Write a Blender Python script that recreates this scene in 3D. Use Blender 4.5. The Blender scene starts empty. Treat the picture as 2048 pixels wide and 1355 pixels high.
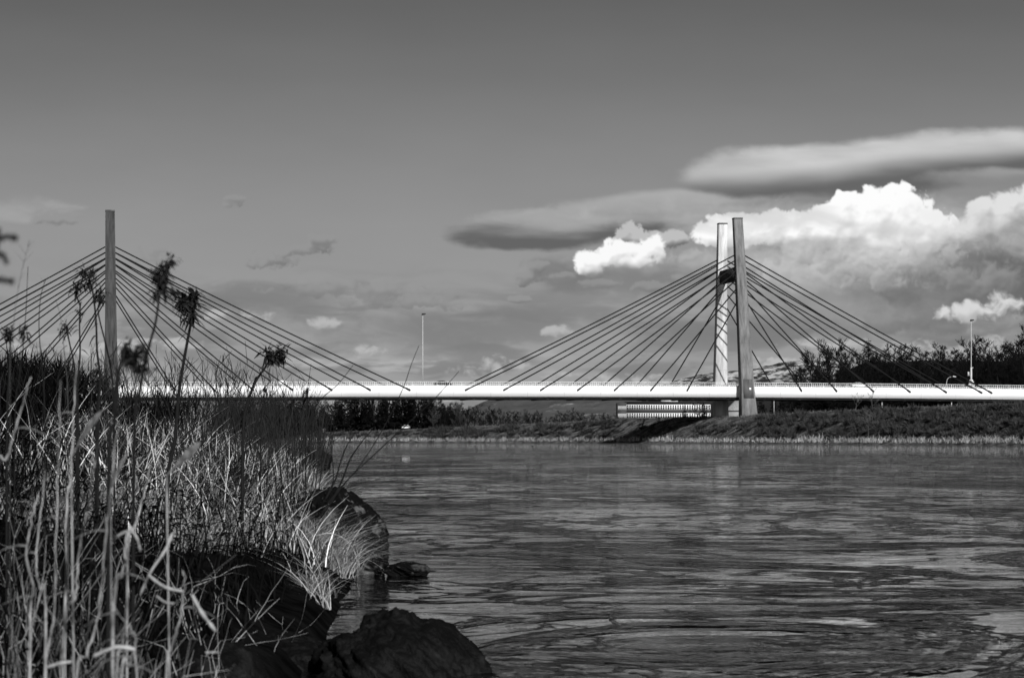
import bpy, math, random
import numpy as np
from mathutils import Vector, Matrix

R = math.radians
COL = bpy.context.scene.collection
F, HZ, CH = 4793.0, 877.6, 1.0          # focal length in photo pixels, horizon row, camera height (m)
EXPO = 0.6
SUN_AZ, SUN_EL = R(160), R(30)           # clockwise from +Y (the way the camera looks), elevation
def px(u, v, Y): return ((u - 1024.0) * Y / F, Y, CH + (HZ - v) * Y / F)
rng = np.random.default_rng(7)

def camera():
    cam = bpy.data.cameras.new('camera'); co = bpy.data.objects.new('camera', cam)
    COL.objects.link(co)
    co.location = (0, 0, CH); co.rotation_euler = (R(90), 0, 0)
    cam.sensor_width = 23.5; cam.lens = 23.5 * F / 2048; cam.shift_y = (HZ - 677.5) / 2048
    cam.clip_start = 0.1; cam.clip_end = 40000
    cam.dof.use_dof = True; cam.dof.focus_distance = 40; cam.dof.aperture_fstop = 6.7
    sc = bpy.context.scene; sc.camera = co
    sc.view_settings.view_transform = 'Standard'; sc.view_settings.look = 'None'
    sc.view_settings.gamma = 1; sc.view_settings.exposure = EXPO
    sc.cycles.use_denoising = True
    sc.cycles.max_bounces = 5; sc.cycles.diffuse_bounces = 2; sc.cycles.glossy_bounces = 3; sc.cycles.transmission_bounces = 2
    sc.cycles.sample_clamp_indirect = 1.5; sc.cycles.sample_clamp_direct = 4
    s = bpy.data.lights.new('sun', 'SUN'); so = bpy.data.objects.new('sun', s); COL.objects.link(so)
    s.energy = 3.1; s.angle = R(0.5); s.color = (1.0, 1.0, 1.0)      # a black and white picture: neutral light
    d = Vector((math.sin(SUN_AZ) * math.cos(SUN_EL), math.cos(SUN_AZ) * math.cos(SUN_EL), math.sin(SUN_EL)))
    so.rotation_euler = d.to_track_quat('Z', 'Y').to_euler(); so.location = (20, -60, 60)

def build_world():
    col, m = make_clouds()
    h, w_ = col.shape
    im = bpy.data.images.new('cloud_field', w_, h, alpha=True, float_buffer=True)
    im.colorspace_settings.name = 'Non-Color'; im.alpha_mode = 'CHANNEL_PACKED'
    buf = np.empty((h, w_, 4), np.float32); buf[..., :3] = col[..., None]; buf[..., 3] = m
    im.pixels.foreach_set(buf[::-1].ravel()); im.update()
    w = bpy.data.worlds.new("World"); bpy.context.scene.world = w; w.use_nodes = True
    nt = w.node_tree; nt.nodes.clear(); N = nt.nodes.new; L = nt.links.new
    out = N('ShaderNodeOutputWorld'); bg = N('ShaderNodeBackground'); bg.inputs['Strength'].default_value = 0.1
    L(bg.outputs[0], out.inputs[0])
    sky = N('ShaderNodeTexSky'); sky.sky_type = 'NISHITA'; sky.sun_disc = False
    sky.sun_elevation = SUN_EL; sky.sun_rotation = SUN_AZ
    bw = N('ShaderNodeRGBToBW'); L(sky.outputs[0], bw.inputs[0])
    def mth(op, a, b=None):
        n = N('ShaderNodeMath'); n.operation = op
        for i, v in enumerate((a, b)):
            if v is None: continue
            if isinstance(v, (int, float)): n.inputs[i].default_value = v
            else: L(v, n.inputs[i])
        return n.outputs[0]
    tc = N('ShaderNodeTexCoord'); sp = N('ShaderNodeSeparateXYZ'); L(tc.outputs['Generated'], sp.inputs[0])
    x, y, z = sp.outputs
    yp = mth('MAXIMUM', y, 0.02)
    U = mth('ADD', mth('DIVIDE', mth('MULTIPLY', x, F / 100), yp), 10.24)        # compass direction
    V = mth('SUBTRACT', 8.776, mth('DIVIDE', mth('MULTIPLY', z, F / 100), yp))   # height above the horizon
    cu = N('ShaderNodeMapRange'); L(U, cu.inputs[0]); cu.inputs[1].default_value = CU0 / 100; cu.inputs[2].default_value = CU1 / 100
    cv = N('ShaderNodeMapRange'); L(V, cv.inputs[0]); cv.inputs[1].default_value = CV1 / 100; cv.inputs[2].default_value = CV0 / 100
    cb = N('ShaderNodeCombineXYZ'); L(cu.outputs[0], cb.inputs[0]); L(cv.outputs[0], cb.inputs[1])
    tx = N('ShaderNodeTexImage'); tx.image = im; tx.extension = 'EXTEND'; tx.interpolation = 'Linear'; L(cb.outputs[0], tx.inputs[0])
    # the plain sky outside the patch: the Sky Texture, darkened overhead as through a red filter
    gr = N('ShaderNodeMapRange'); L(z, gr.inputs[0]); gr.interpolation_type = 'SMOOTHSTEP'
    gr.inputs[1].default_value = 0.16; gr.inputs[2].default_value = 0.33; gr.inputs[3].default_value = SKY_LOW; gr.inputs[4].default_value = SKY_HIGH
    plain = mth('MULTIPLY', bw.outputs[0], gr.outputs[0])
    dn = N('ShaderNodeMapRange'); L(z, dn.inputs[0]); dn.inputs[1].default_value = -0.004; dn.inputs[2].default_value = -0.03
    dn.inputs[3].default_value = 1.0; dn.inputs[4].default_value = 0.15
    plain = mth('MULTIPLY', plain, dn.outputs[0])
    fr = N('ShaderNodeMapRange'); L(y, fr.inputs[0]); fr.inputs[1].default_value = 0.3; fr.inputs[2].default_value = 0.6
    fac = mth('MULTIPLY', tx.outputs['Alpha'], fr.outputs[0])
    k = 1.0 / (0.1 * 2 ** EXPO)
    clo = mth('MULTIPLY', tx.outputs['Color'], k)
    mx = N('ShaderNodeMix'); mx.data_type = 'FLOAT'; L(fac, mx.inputs[0]); L(plain, mx.inputs[2]); L(clo, mx.inputs[3])
    cc = N('ShaderNodeCombineColor')
    for i in range(3): L(mx.outputs[0], cc.inputs[i])
    L(cc.outputs[0], bg.inputs['Color'])
    w.cycles.sampling_method = 'MANUAL'; w.cycles.sample_map_resolution = 512
SKY_LOW, SKY_HIGH = 0.60, 0.012

# ------------------------------------------------------------------ materials
def mat(name, c, rough=0.8, var=0.0, scale=1.0, bump=0.0, bscale=None, spec=0.08, stretch=(1, 1, 1), island=0.0, trans=0.0, detail=6, c2=None, lo=0.4, hi=0.6):
    """neutral grey surface: base c, mottled towards c2 (or c*(1+-var)) by noise; island = random tone per loose piece"""
    m = bpy.data.materials.new(name); m.use_nodes = True; nt = m.node_tree; N = nt.nodes.new; L = nt.links.new
    b = nt.nodes['Principled BSDF']; b.inputs['Roughness'].default_value = rough
    b.inputs['Specular IOR Level'].default_value = spec
    b.inputs['Base Color'].default_value = (c, c, c, 1)
    tc = N('ShaderNodeTexCoord'); mp = N('ShaderNodeMapping'); L(tc.outputs['Object'], mp.inputs[0]); mp.inputs['Scale'].default_value = stretch
    sock = None
    if var or c2 is not None:
        n = N('ShaderNodeTexNoise'); L(mp.outputs[0], n.inputs[0]); n.inputs['Scale'].default_value = scale; n.inputs['Detail'].default_value = detail
        n.inputs['Roughness'].default_value = 0.6
        r = N('ShaderNodeMapRange'); L(n.outputs[0], r.inputs[0]); r.inputs[1].default_value = lo; r.inputs[2].default_value = hi
        r.inputs[3].default_value = c * (1 - var) if c2 is None else c
        r.inputs[4].default_value = c * (1 + var) if c2 is None else c2
        sock = r.outputs[0]
    if island:
        g = N('ShaderNodeNewGeometry'); r = N('ShaderNodeMapRange'); L(g.outputs['Random Per Island'], r.inputs[0])
        r.inputs[3].default_value = 1 - island; r.inputs[4].default_value = 1 + island
        q = N('ShaderNodeMath'); q.operation = 'MULTIPLY'; L(r.outputs[0], q.inputs[1])
        if sock is None: q.inputs[0].default_value = c
        else: L(sock, q.inputs[0])
        sock = q.outputs[0]
    if sock is not None:
        cc = N('ShaderNodeCombineColor')
        for i in range(3): L(sock, cc.inputs[i])
        L(cc.outputs[0], b.inputs['Base Color'])
    if bump:
        n = N('ShaderNodeTexNoise'); L(mp.outputs[0], n.inputs[0]); n.inputs['Scale'].default_value = bscale or scale * 3; n.inputs['Detail'].default_value = 8
        bp = N('ShaderNodeBump'); bp.inputs['Strength'].default_value = bump; bp.inputs['Distance'].default_value = 0.3 / (bscale or scale * 3) * 1.5
        L(n.outputs[0], bp.inputs['Height']); L(bp.outputs[0], b.inputs['Normal'])
    if trans:
        t = N('ShaderNodeBsdfTranslucent'); ms = N('ShaderNodeMixShader'); ms.inputs[0].default_value = trans
        if sock is not None: L(cc.outputs[0], t.inputs[0])
        else: t.inputs[0].default_value = (c, c, c, 1)
        L(b.outputs[0], ms.inputs[1]); L(t.outputs[0], ms.inputs[2]); L(ms.outputs[0], nt.nodes['Material Output'].inputs[0])
    return m

# ------------------------------------------------------------------ meshes and objects
def mesh_np(name, verts, faces, mats, parent=None, smooth=False, midx=None):
    """verts (n,3); faces: (m,k) array or list of such arrays"""
    if not isinstance(faces, list): faces = [faces]
    faces = [np.asarray(f, np.int32) for f in faces if len(f)]
    me = bpy.data.meshes.new(name); verts = np.asarray(verts, np.float32)
    me.vertices.add(len(verts)); me.vertices.foreach_set('co', verts.ravel())
    tot = np.concatenate([np.full(len(f), f.shape[1], np.int32) for f in faces]); idx = np.concatenate([f.ravel() for f in faces])
    me.loops.add(len(idx)); me.loops.foreach_set('vertex_index', idx)
    me.polygons.add(len(tot)); st = np.concatenate([[0], np.cumsum(tot)[:-1]]).astype(np.int32)
    me.polygons.foreach_set('loop_start', st); me.polygons.foreach_set('loop_total', tot)
    if smooth: me.polygons.foreach_set('use_smooth', np.ones(len(tot), bool))
    if midx is not None: me.polygons.foreach_set('material_index', np.asarray(midx, np.int32))
    me.update(calc_edges=True); me.validate()
    for m in (mats if isinstance(mats, (list, tuple)) else [mats]): me.materials.append(m)
    o = bpy.data.objects.new(name, me); COL.objects.link(o)
    if parent is not None: o.parent = parent
    return o
class MB:
    """collects shapes for ONE mesh object"""
    def __init__(s): s.v = []; s.f = []; s.n = 0; s.mi = []
    def add(s, v, f, mi=0):
        v = np.asarray(v, np.float64)
        for q in f: s.f.append([i + s.n for i in q]); s.mi.append(mi)
        s.v.append(v); s.n += len(v)
    def hexa(s, p, mi=0):
        """8 corners: bottom ring of 4, top ring of 4"""
        s.add(p, [(3, 2, 1, 0), (4, 5, 6, 7), (0, 1, 5, 4), (1, 2, 6, 5), (2, 3, 7, 6), (3, 0, 4, 7)], mi)
    def box(s, x0, x1, y0, y1, z0, z1, mi=0):
        s.hexa([(x0, y0, z0), (x1, y0, z0), (x1, y1, z0), (x0, y1, z0), (x0, y0, z1), (x1, y0, z1), (x1, y1, z1), (x0, y1, z1)], mi)
    def loft(s, rings, cap=True, mi=0):
        k = len(rings[0]); v = [p for r in rings for p in r]; f = []
        for i in range(len(rings) - 1):
            for j in range(k): f.append((i * k + j, i * k + (j + 1) % k, (i + 1) * k + (j + 1) % k, (i + 1) * k + j))
        if cap: f.append(tuple(range(k))[::-1]); f.append(tuple((len(rings) - 1) * k + j for j in range(k)))
        s.add(v, f, mi)
    def tube(s, pts, rad, k=6, mi=0, flat=1.0):
        pts = [Vector(p) for p in pts]; rings = []
        for i, p in enumerate(pts):
            d = (pts[min(i + 1, len(pts) - 1)] - pts[max(i - 1, 0)]).normalized()
            a = d.cross(Vector((0.13, 0.98, 0.1))); a = a.normalized() if a.length > 1e-4 else Vector((1, 0, 0)); b = d.cross(a)
            r = rad[i] if isinstance(rad, (list, tuple)) else rad
            rings.append([p + a * (math.cos(2 * math.pi * j / k) * r) + b * (math.sin(2 * math.pi * j / k) * r * flat) for j in range(k)])
        s.loft(rings, True, mi)
    def build(s, name, m, parent=None, smooth=False):
        v = np.concatenate(s.v); by = {}
        for q, mi in zip(s.f, s.mi): by.setdefault(len(q), []).append((q, mi))
        fs = [np.array([a for a, _ in by[k]]) for k in by]; mi = np.concatenate([[b for _, b in by[k]] for k in by])
        return mesh_np(name, v, fs, m, parent, smooth, mi)
def segs(p0, p1, r0, r1, k=3):
    """many straight tapered prisms at once -> verts, quads"""
    p0, p1 = np.asarray(p0, float), np.asarray(p1, float); d = p1 - p0
    d /= np.maximum(np.linalg.norm(d, axis=1, keepdims=True), 1e-9)
    ref = np.where(np.abs(d[:, 2:3]) > .9, [[1., 0, 0]], [[0, 0, 1.]])
    a = np.cross(d, ref); a /= np.linalg.norm(a, axis=1, keepdims=True); b = np.cross(d, a)
    n = len(p0); v = np.empty((n, 2 * k, 3)); r0 = np.broadcast_to(r0, (n,)); r1 = np.broadcast_to(r1, (n,))
    for j in range(k):
        c, s_ = math.cos(2 * math.pi * j / k), math.sin(2 * math.pi * j / k); o = a * c + b * s_
        v[:, j] = p0 + o * r0[:, None]; v[:, k + j] = p1 + o * r1[:, None]
    base = (np.arange(n) * 2 * k)[:, None]
    f = np.concatenate([base + np.array([[j, (j + 1) % k, k + (j + 1) % k, k + j]]) for j in range(k)])
    return v.reshape(-1, 3), f
def blades(base, top, bend, width, nseg=4, wdir=None, tip=.12):
    """flat curved leaves from base by top (vector), bent by bend (vector, grows with t^2)"""
    n = len(base); t = np.linspace(0, 1, nseg + 1)[None, :, None]
    c = base[:, None] + top[:, None] * t + bend[:, None] * t ** 2
    if wdir is None:
        a = rng.uniform(0, math.pi, n); wdir = np.stack([np.cos(a), np.sin(a), np.zeros(n)], 1)
    w = np.broadcast_to(width, (n,))[:, None, None] * .5 * (1 - (1 - tip) * t ** 1.6) * wdir[:, None]
    v = np.stack([c - w, c + w], 2).reshape(-1, 3)
    q = (np.arange(nseg) * 2)[None, :, None] + np.array([[[0, 1, 3, 2]]])
    f = (np.arange(n) * (nseg + 1) * 2)[:, None, None] + q
    return v, f.reshape(-1, 4)
def join(parts):
    vs, fs, n = [], [], 0
    for v, f in parts: vs.append(v); fs.append(f + n); n += len(v)
    return np.concatenate(vs), np.concatenate(fs)
def tag(o, label=None, cat=None, group=None, kind=None):
    if label: o['label'] = label
    if cat: o['category'] = cat
    if group: o['group'] = group
    if kind: o['kind'] = kind
    return o
def thing(name, label, cat, loc=(0, 0, 0), rz=0.0, group=None):
    o = bpy.data.objects.new(name, None); COL.objects.link(o); o.location = loc; o.rotation_euler = (0, 0, rz); o.empty_display_size = .2
    return tag(o, label, cat, group)
def dup(root, loc, rz=0.0, s=1.0, label=None, group=None):
    kids = {}
    for ob in bpy.data.objects:
        if ob.parent is not None: kids.setdefault(ob.parent.name, []).append(ob)
    def cp(o, parent):
        c = o.copy(); COL.objects.link(c)
        if parent is not None: c.parent = parent
        for ch in kids.get(o.name, []): cp(ch, c)
        return c
    r = cp(root, None); r.location = loc; r.rotation_euler = (0, 0, rz); r.scale = (s, s, s) if not isinstance(s, tuple) else s
    if label: r['label'] = label
    if group: r['group'] = group
    return r
# ------------------------------------------------------------------ clouds, computed with fractal noise
def _hash(ix, iy, s):
    h = (ix * 374761393 + iy * 668265263 + s * 974634777) & 0xFFFFFFFF
    h = ((h ^ (h >> 13)) * 1274126177) & 0xFFFFFFFF
    h = ((h ^ (h >> 16)) * 2246822519) & 0xFFFFFFFF
    return (h ^ (h >> 15)).astype(np.float32) / 4294967296.0
def gnoise(x, y, s):
    ix = np.floor(x).astype(np.int64); iy = np.floor(y).astype(np.int64)
    fx = (x - ix).astype(np.float32); fy = (y - iy).astype(np.float32)
    ux = fx * fx * fx * (fx * (fx * 6 - 15) + 10); uy = fy * fy * fy * (fy * (fy * 6 - 15) + 10)
    def g(a, b, dx, dy):
        t = _hash(ix + a, iy + b, s) * 6.2831853
        return np.cos(t) * dx + np.sin(t) * dy
    n0 = g(0, 0, fx, fy); n1 = g(1, 0, fx - 1, fy); n2 = g(0, 1, fx, fy - 1); n3 = g(1, 1, fx - 1, fy - 1)
    a = n0 + (n1 - n0) * ux; b = n2 + (n3 - n2) * ux
    return (a + (b - a) * uy) * 1.5
def fbm(x, y, s, octv=6, rough=0.5):
    t = 0; a = 1.0; tot = 0
    for i in range(octv):
        t = t + gnoise(x * 2 ** i + 17.3 * i, y * 2 ** i - 9.1 * i, s + i) * a; tot += a; a *= rough
    return t / tot
def puffs(x, y, s):
    """rounded heaps: 1 - distance to the nearest scattered point, smooth-joined"""
    ix = np.floor(x).astype(np.int64); iy = np.floor(y).astype(np.int64); acc = 0
    for a in (-1, 0, 1):
        for b in (-1, 0, 1):
            cx = ix + a + _hash(ix + a, iy + b, s); cy = iy + b + _hash(ix + a, iy + b, s + 91)
            d = np.sqrt((x - cx) ** 2 + (y - cy) ** 2)
            acc = acc + np.exp(-9.0 * d)
    return 1.0 + np.log(acc) / 9.0
def sst(x, a, b):
    t = np.clip((x - a) / (b - a), 0, 1); return t * t * (3 - 2 * t)
def blur(a, n, it=2):
    for _ in range(it):
        for ax in (0, 1):
            p = np.pad(a, [(n, n) if k == ax else (0, 0) for k in (0, 1)], mode='edge')
            c = np.cumsum(p, axis=ax); z = np.zeros_like(np.take(c, [0], axis=ax)); c = np.concatenate([z, c], axis=ax)
            w = 2 * n + 1
            a = (np.take(c, np.arange(w, c.shape[ax]), axis=ax) - np.take(c, np.arange(0, c.shape[ax] - w), axis=ax)) / w
    return a
def shift(a, du, dv):
    """value found du, dv pixels away, edge-padded"""
    h, w = a.shape
    return a[np.clip(np.arange(h) + int(round(dv)), 0, h - 1)][:, np.clip(np.arange(w) + int(round(du)), 0, w - 1)]

CU0, CU1, CV0, CV1, CSTEP = -260, 2310, -40, 900, 1.8      # the patch of sky that holds the clouds (hundredth-degree units)
def make_clouds():
    us = np.arange(CU0, CU1, CSTEP); vs = np.arange(CV0, CV1, CSTEP)
    u, v = np.meshgrid(us.astype(np.float32) / 100, vs.astype(np.float32) / 100)
    col = np.interp(v, [-.4, 0, 1.5, 3, 4.5, 6, 7.6, 9], [.118, .128, .175, .238, .292, .315, .34, .345]).astype(np.float32)
    col *= 1 + 0.05 * fbm(u * .25, v * .8, 3, 4)
    def over(c, a, l): return c + (l - c) * a
    def ells(uu, vv, items, p=2.0):
        E = None
        for (cx, cy, rx, ry) in items:
            e = np.exp(3.0 * (1 - (((uu - cx) / rx) ** 2 + ((vv - cy) / ry) ** 2)).clip(-4, 1))
            E = e if E is None else E + e
        return np.log(E) / 3.0
    # layered grey stratus low down
    wx = fbm(u * .5, v * 1.2, 11, 3) * .8
    s1 = fbm(u * .30 + v * .18 + wx * .3, v * 1.45 + wx * .5, 21, 7, .52)
    s2 = fbm(u * .42 + wx * .4, v * 2.0 + wx * .4, 33, 7, .55)
    low = sst(v, 5.0, 6.4)
    col = over(col, sst(s1, -.12, .22) * low * .70, .205 + .05 * s2)
    s1u = shift(s1, -8, -16)
    hz = sst(v, 5.8, 7.4)
    col = over(col, sst(s2, .02, .30) * hz * .62, .40 + np.clip((s1 - s1u) * .5, -.06, .14))
    col = over(col, sst(s2 + s1 * .5, .10, .40) * low * (1 - hz) * .35, .36)

    def lens(items, seed, lo, hi, soft, bell, amp=.5, wob=.28):
        nonlocal col
        n = fbm(u * .22 + v * .1, v * .7, seed, 4) ; n2 = fbm(u * .55, v * 3.2, seed + 7, 5, .5)
        E = ells(u, v + n * wob, items) + n2 * .14 * amp + fbm(u * 1.3, v * 2.2, seed + 3, 6, .55) * wob * .9
        al = sst(E, -.05, soft)
        h = bell(u, v + n * .22 + n2 * .16 * amp) * (.92 + .25 * n2)
        col = over(col, al, lo + (hi - lo) * h)
    def cumulus(items, seed, sc, amp, lo, hi, soft=.22, k=2.2, sun=(-.5, -1.0), reach=90, cut=0.0, stretch=1.0, fine=.30, amb=.25, vd=None, opac=1.0, relief=.16):
        """density from an outline plus heaps of puffs; light falls off through the cloud away from the sun"""
        nonlocal col
        u0 = min(c[0] - c[2] * 1.9 for c in items) - .3; u1 = max(c[0] + c[2] * 1.9 for c in items) + .3
        v0 = min(c[1] - c[3] * 1.9 for c in items) - .3; v1 = max(c[1] + c[3] * 1.9 for c in items) + .3
        a0, a1 = np.searchsorted(us / 100, [u0, u1]); b0, b1 = np.searchsorted(vs / 100, [v0, v1])
        uu, vv = u[b0:b1, a0:a1], v[b0:b1, a0:a1]
        w1 = fbm(uu * sc * 1.1, vv * sc * 1.1, seed, 4) * .35 / sc; w2 = fbm(uu * sc * 1.1 + 40, vv * sc * 1.1, seed + 5, 4) * .35 / sc
        x, y = (uu + w1) * sc / stretch, (vv + w2) * sc
        pf = (puffs(x, y, seed) - .55) * 1.0 + (puffs(x * 2.1 + 3, y * 2.1, seed + 1) - .55) * .50 + (puffs(x * 4.4, y * 4.4 + 7, seed + 2) - .55) * .26 + (puffs(x * 9.1, y * 9.1 + 7, seed + 3) - .55) * .13
        D = ells(uu, vv, items) + pf * amp + fbm(x * 1.7, y * 1.7, seed + 30, 7, .58) * fine
        al = sst(D, cut, cut + soft)
        dens = np.clip((D - cut) * 1.2, 0, 1.2)
        ln = math.hypot(*sun); du, dv = sun[0] / ln, sun[1] / ln
        tau = 0; N = 9; prev = 0
        for i in range(1, N + 1):
            r = reach * (i / N) ** 1.7 / CSTEP
            tau = tau + shift(dens, du * r, dv * r) * (r - prev) * CSTEP / 100; prev = r
        H = blur(D, 1, 1); rel = 0
        for dl, wt in ((3, 1.0), (8, .8), (20, .6), (45, .4)):
            dq = dl * 1.25 / CSTEP; Hs = blur(H, max(1, int(dq / 3)), 1)
            rel = rel + np.tanh((Hs - shift(Hs, du * dq, dv * dq)) * (2.2 / (dl / 10.) ** .55)) * wt
        L = amb + (1 - amb) * np.exp(-tau * k) * .75 + rel * relief * np.exp(-tau * .5)
        if vd is not None: L = L + vd(uu, vv, fbm(uu * .8, vv * 1.2, seed + 60, 5))
        L = np.clip(L, 0, 1.05)
        c = col[b0:b1, a0:a1]
        col[b0:b1, a0:a1] = c + (lo + (hi - lo) * L - c) * al * opac

    # lens-shaped clouds
    lens([(11.6, 4.55, 2.5, .50), (10.4, 4.70, 1.5, .30), (13.2, 4.15, 1.5, .36)], 101, .130, .40, .60, lambda a, b: sst(b + (a - 11) * .02 + .10 * np.sin(a * 2.1), 4.82, 4.32), 1.6, .42)
    lens([(13.2, 4.08, 2.4, .34)], 105, .27, .40, .8, lambda a, b: sst(b, 4.35, 3.95), 1.2)
    lens([(16.0, 3.45, 2.5, .62), (17.6, 3.40, 2.3, .60), (19.7, 3.10, 2.7, .62), (15.0, 3.66, 1.5, .36)], 111, .135, .60, .62,
         lambda a, b: sst(b + np.interp(a, [13, 16.5, 18.5, 20.5], [-.12, 0, .32, .55]), 3.86, 3.30) * np.interp(a, [13, 16, 21], [.75, 1, 1]))
    lens([(20.3, 3.62, 2.2, .24), (16.2, 4.05, 2.3, .20)], 117, .25, .33, .9, lambda a, b: sst(b, 3.75, 3.4), 1.5, .5)
    # heaped clouds on the right
    cumulus([(14.6, 5.25, 1.9, .40), (16.3, 5.6, 2.2, .62), (18.8, 6.0, 2.3, .55)], 121, 1.2, 1.0, .19, .46, .8, 1.6, reach=60, fine=1.0, opac=.8, amb=.3, relief=.1)
    cumulus([(14.55, 4.62, .75, .36), (15.4, 4.55, .6, .34), (16.2, 4.6, .7, .42), (16.9, 4.45, .65, .60), (17.5, 4.25, .5, .5), (18.0, 4.25, .6, .55), (18.5, 4.6, .6, .55), (17.0, 5.05, 1.4, .45)], 131, 1.7, .95, .22, .95, .32, 1.6, reach=150, fine=.55, amb=.30,
            vd=lambda a, b, n: .30 - .75 * sst(b + (a - 16.5) * -.10 + n * .6, 4.80, 5.5))
    cumulus([(18.9, 5.5, 1.5, .75), (19.35, 4.75, .65, .5), (20.2, 4.4, .8, .55), (19.6, 4.15, .35, .2), (21.2, 4.2, .9, .9), (20.3, 5.3, 1.6, 1.0), (17.2, 5.5, 1.0, .35), (22.6, 5, 1.5, 1.6)], 141, 1.5, .95, .15, .72, .60, 1.8, sun=(-.35, -1), reach=130, fine=.6, amb=.22, relief=.20,
            vd=lambda a, b, n: .24 - .62 * sst(b + n * .7, 4.55, 5.15))
    cumulus([(17.2, 5.55, .9, .25), (15.6, 5.4, .8, .25), (18.2, 5.4, .6, .25)], 147, 2.0, 1.2, .25, .60, .9, 1.2, reach=40, fine=1.4, opac=.6)
    cumulus([(17.9, 6.4, .8, .25), (19.0, 5.75, 1.4, .3), (18.9, 6.5, .5, .2)], 157, 2.0, 1.3, .15, .26, .9, 1.2, reach=40, fine=1.3, opac=.8)
    def veil(items, seed, fx, fy, tone, opac, lo=-.35, hi=.75):
        nonlocal col
        w = fbm(u * .9, v * 1.1, seed, 3) * .5; f = fbm(u * fx + w, v * fy + w * .8, seed + 9, 8, .56)
        E = np.clip(ells(u, v, items), -2, 1); al = sst(E * .6 + f * 1.1, lo, hi) * opac
        col = over(col, al, tone + f * tone * .35)
    veil([(19.6, 5.35, 1.5, .55), (20.6, 5.3, 1.2, .9)], 301, .9, 1.5, .14, .9)
    veil([(17.6, 5.35, 1.5, .4)], 311, 1.1, 1.8, .42, .55)
    veil([(16.2, 5.0, 1.3, .25)], 321, 1.2, 2.0, .30, .6)
    veil([(16.7, 5.5, 1.6, .35), (15.6, 5.2, .9, .2)], 331, 1.3, 2.2, .52, .45)
    veil([(18.6, 6.2, 1.3, .35)], 341, 1.1, 1.9, .155, .8)
    veil([(18.4, 5.75, 1.7, .6), (20.2, 5.75, 1.2, .5)], 345, 1.0, 1.5, .165, .85)
    veil([(17.0, 6.0, 2.4, .5)], 351, .7, 1.7, .27, .5)
    veil([(15.2, 4.35, 1.7, .35)], 361, .8, 1.8, .42, .5)
    cumulus([(16.4, 5.15, .8, .3), (17.5, 5.45, 1.0, .35), (18.6, 5.15, .9, .3)], 149, 1.8, 1.5, .20, .56, 1.2, 1.3, reach=50, fine=1.5, opac=.55, amb=.25)
    cumulus([(19.6, 5.6, 1.2, .4), (20.6, 5.0, .9, .35)], 153, 1.6, 1.5, .13, .34, 1.2, 1.3, reach=60, fine=1.5, opac=.6, amb=.15)
    cumulus([(19.5, 6.22, .8, .22), (20.2, 6.0, .5, .22)], 151, 1.9, 1.5, .28, .66, 1.3, 1.2, reach=50, fine=1.4, amb=.4)
    veil([(18.9, 4.3, .9, .5), (19.9, 4.7, .9, .4)], 371, .9, 1.2, .62, .35)
    veil([(11.6, 4.32, 2.0, .22)], 381, .9, 2.2, .37, .55)
    veil([(13.2, 4.2, 1.6, .3)], 391, 1.0, 2.0, .40, .5)
    veil([(12.9, 5.6, 1.6, .3)], 401, 1.1, 2.0, .19, .75)
    veil([(11.3, 5.5, .9, .35)], 411, 1.3, 2.0, .17, .75)
    veil([(9.0, 6.6, 2.4, .5), (5.0, 6.0, 2.0, .4)], 421, .6, 1.9, .19, .8)
    veil([(15.0, 6.6, 2.0, .35), (18.5, 6.75, 2.0, .3)], 431, .8, 2.0, .19, .75)
    # small bright heap with a grey cap
    cumulus([(12.6, 4.72, .36, .26), (13.0, 4.8, .3, .2), (13.5, 4.78, .3, .22)], 161, 2.6, 1.1, .17, .50, .55, 1.5, reach=60, fine=.9, amb=.2, relief=.30, vd=lambda a, b, n: .15 - .4 * sst(b + n * .3, 4.7, 4.95))
    cumulus([(11.85, 5.22, .36, .28), (12.25, 5.02, .34, .26), (12.75, 5.0, .36, .24), (13.1, 4.92, .24, .26), (11.7, 5.38, .26, .12), (12.5, 5.22, .7, .16)], 167, 2.6, 1.1, .24, .92, .62, 1.0, reach=90, fine=.8, amb=.34, vd=lambda a, b, n: .22 - .62 * sst(b + n * .3 + (a - 12) * .12, 5.12, 5.5))
    veil([(.2, 4.2, 1.1, .25)], 441, .7, 1.8, .36, .6)
    # scraps of dark and of pale cloud
    for it, sd, op in (([(10.68, 5.32, .22, .16), (10.55, 5.55, .3, .14)], 171, .9), ([(10.35, 5.97, .26, .07)], 173, .9), ([(5.4, 5.2, .45, .22), (6.1, 4.98, .5, .12), (6.45, 4.78, .3, .12)], 175, .85),
                       ([(4.68, 4.03, .24, .12)], 177, .7), ([(1.05, 4.42, .36, .11)], 179, .8), ([(12.0, 5.68, .4, .10), (13.0, 5.72, .4, .12), (11.2, 5.5, .3, .08)], 181, .75), ([(3.0, 5.05, .5, .2)], 183, .3),
                       ([(6.9, 5.75, 1.5, .22), (8.3, 6.0, 1.2, .2)], 185, .5)):
        cumulus(it, sd, 2.6, 1.6, .13, .29, .9, 1.4, reach=25, fine=1.8, stretch=1.5, opac=op, amb=.05, cut=-.1)
    for it, sd in (([(11.2, 6.62, .35, .12)], 191), ([(6.5, 6.45, .5, .12)], 193), ([(4.2, 6.35, .4, .18), (5.2, 6.3, .4, .16)], 197), ([(.6, 7.0, .5, .2), (2.3, 7.0, .9, .24)], 199),
                   ([(7.2, 7.0, .4, .16), (3.6, 6.9, .4, .16)], 201), ([(12.6, 7.58, 1.6, .14), (9.6, 7.3, .9, .2), (16, 7.3, 1.2, .16)], 203), ([(19.2, 7.0, 1.5, .26), (16.6, 6.9, .8, .16)], 205)):
        cumulus(it, sd, 2.2, 1.9, .28, .54, 1.4, 1.0, reach=25, fine=2.2, stretch=2.0, opac=.7, cut=.15)
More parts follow.
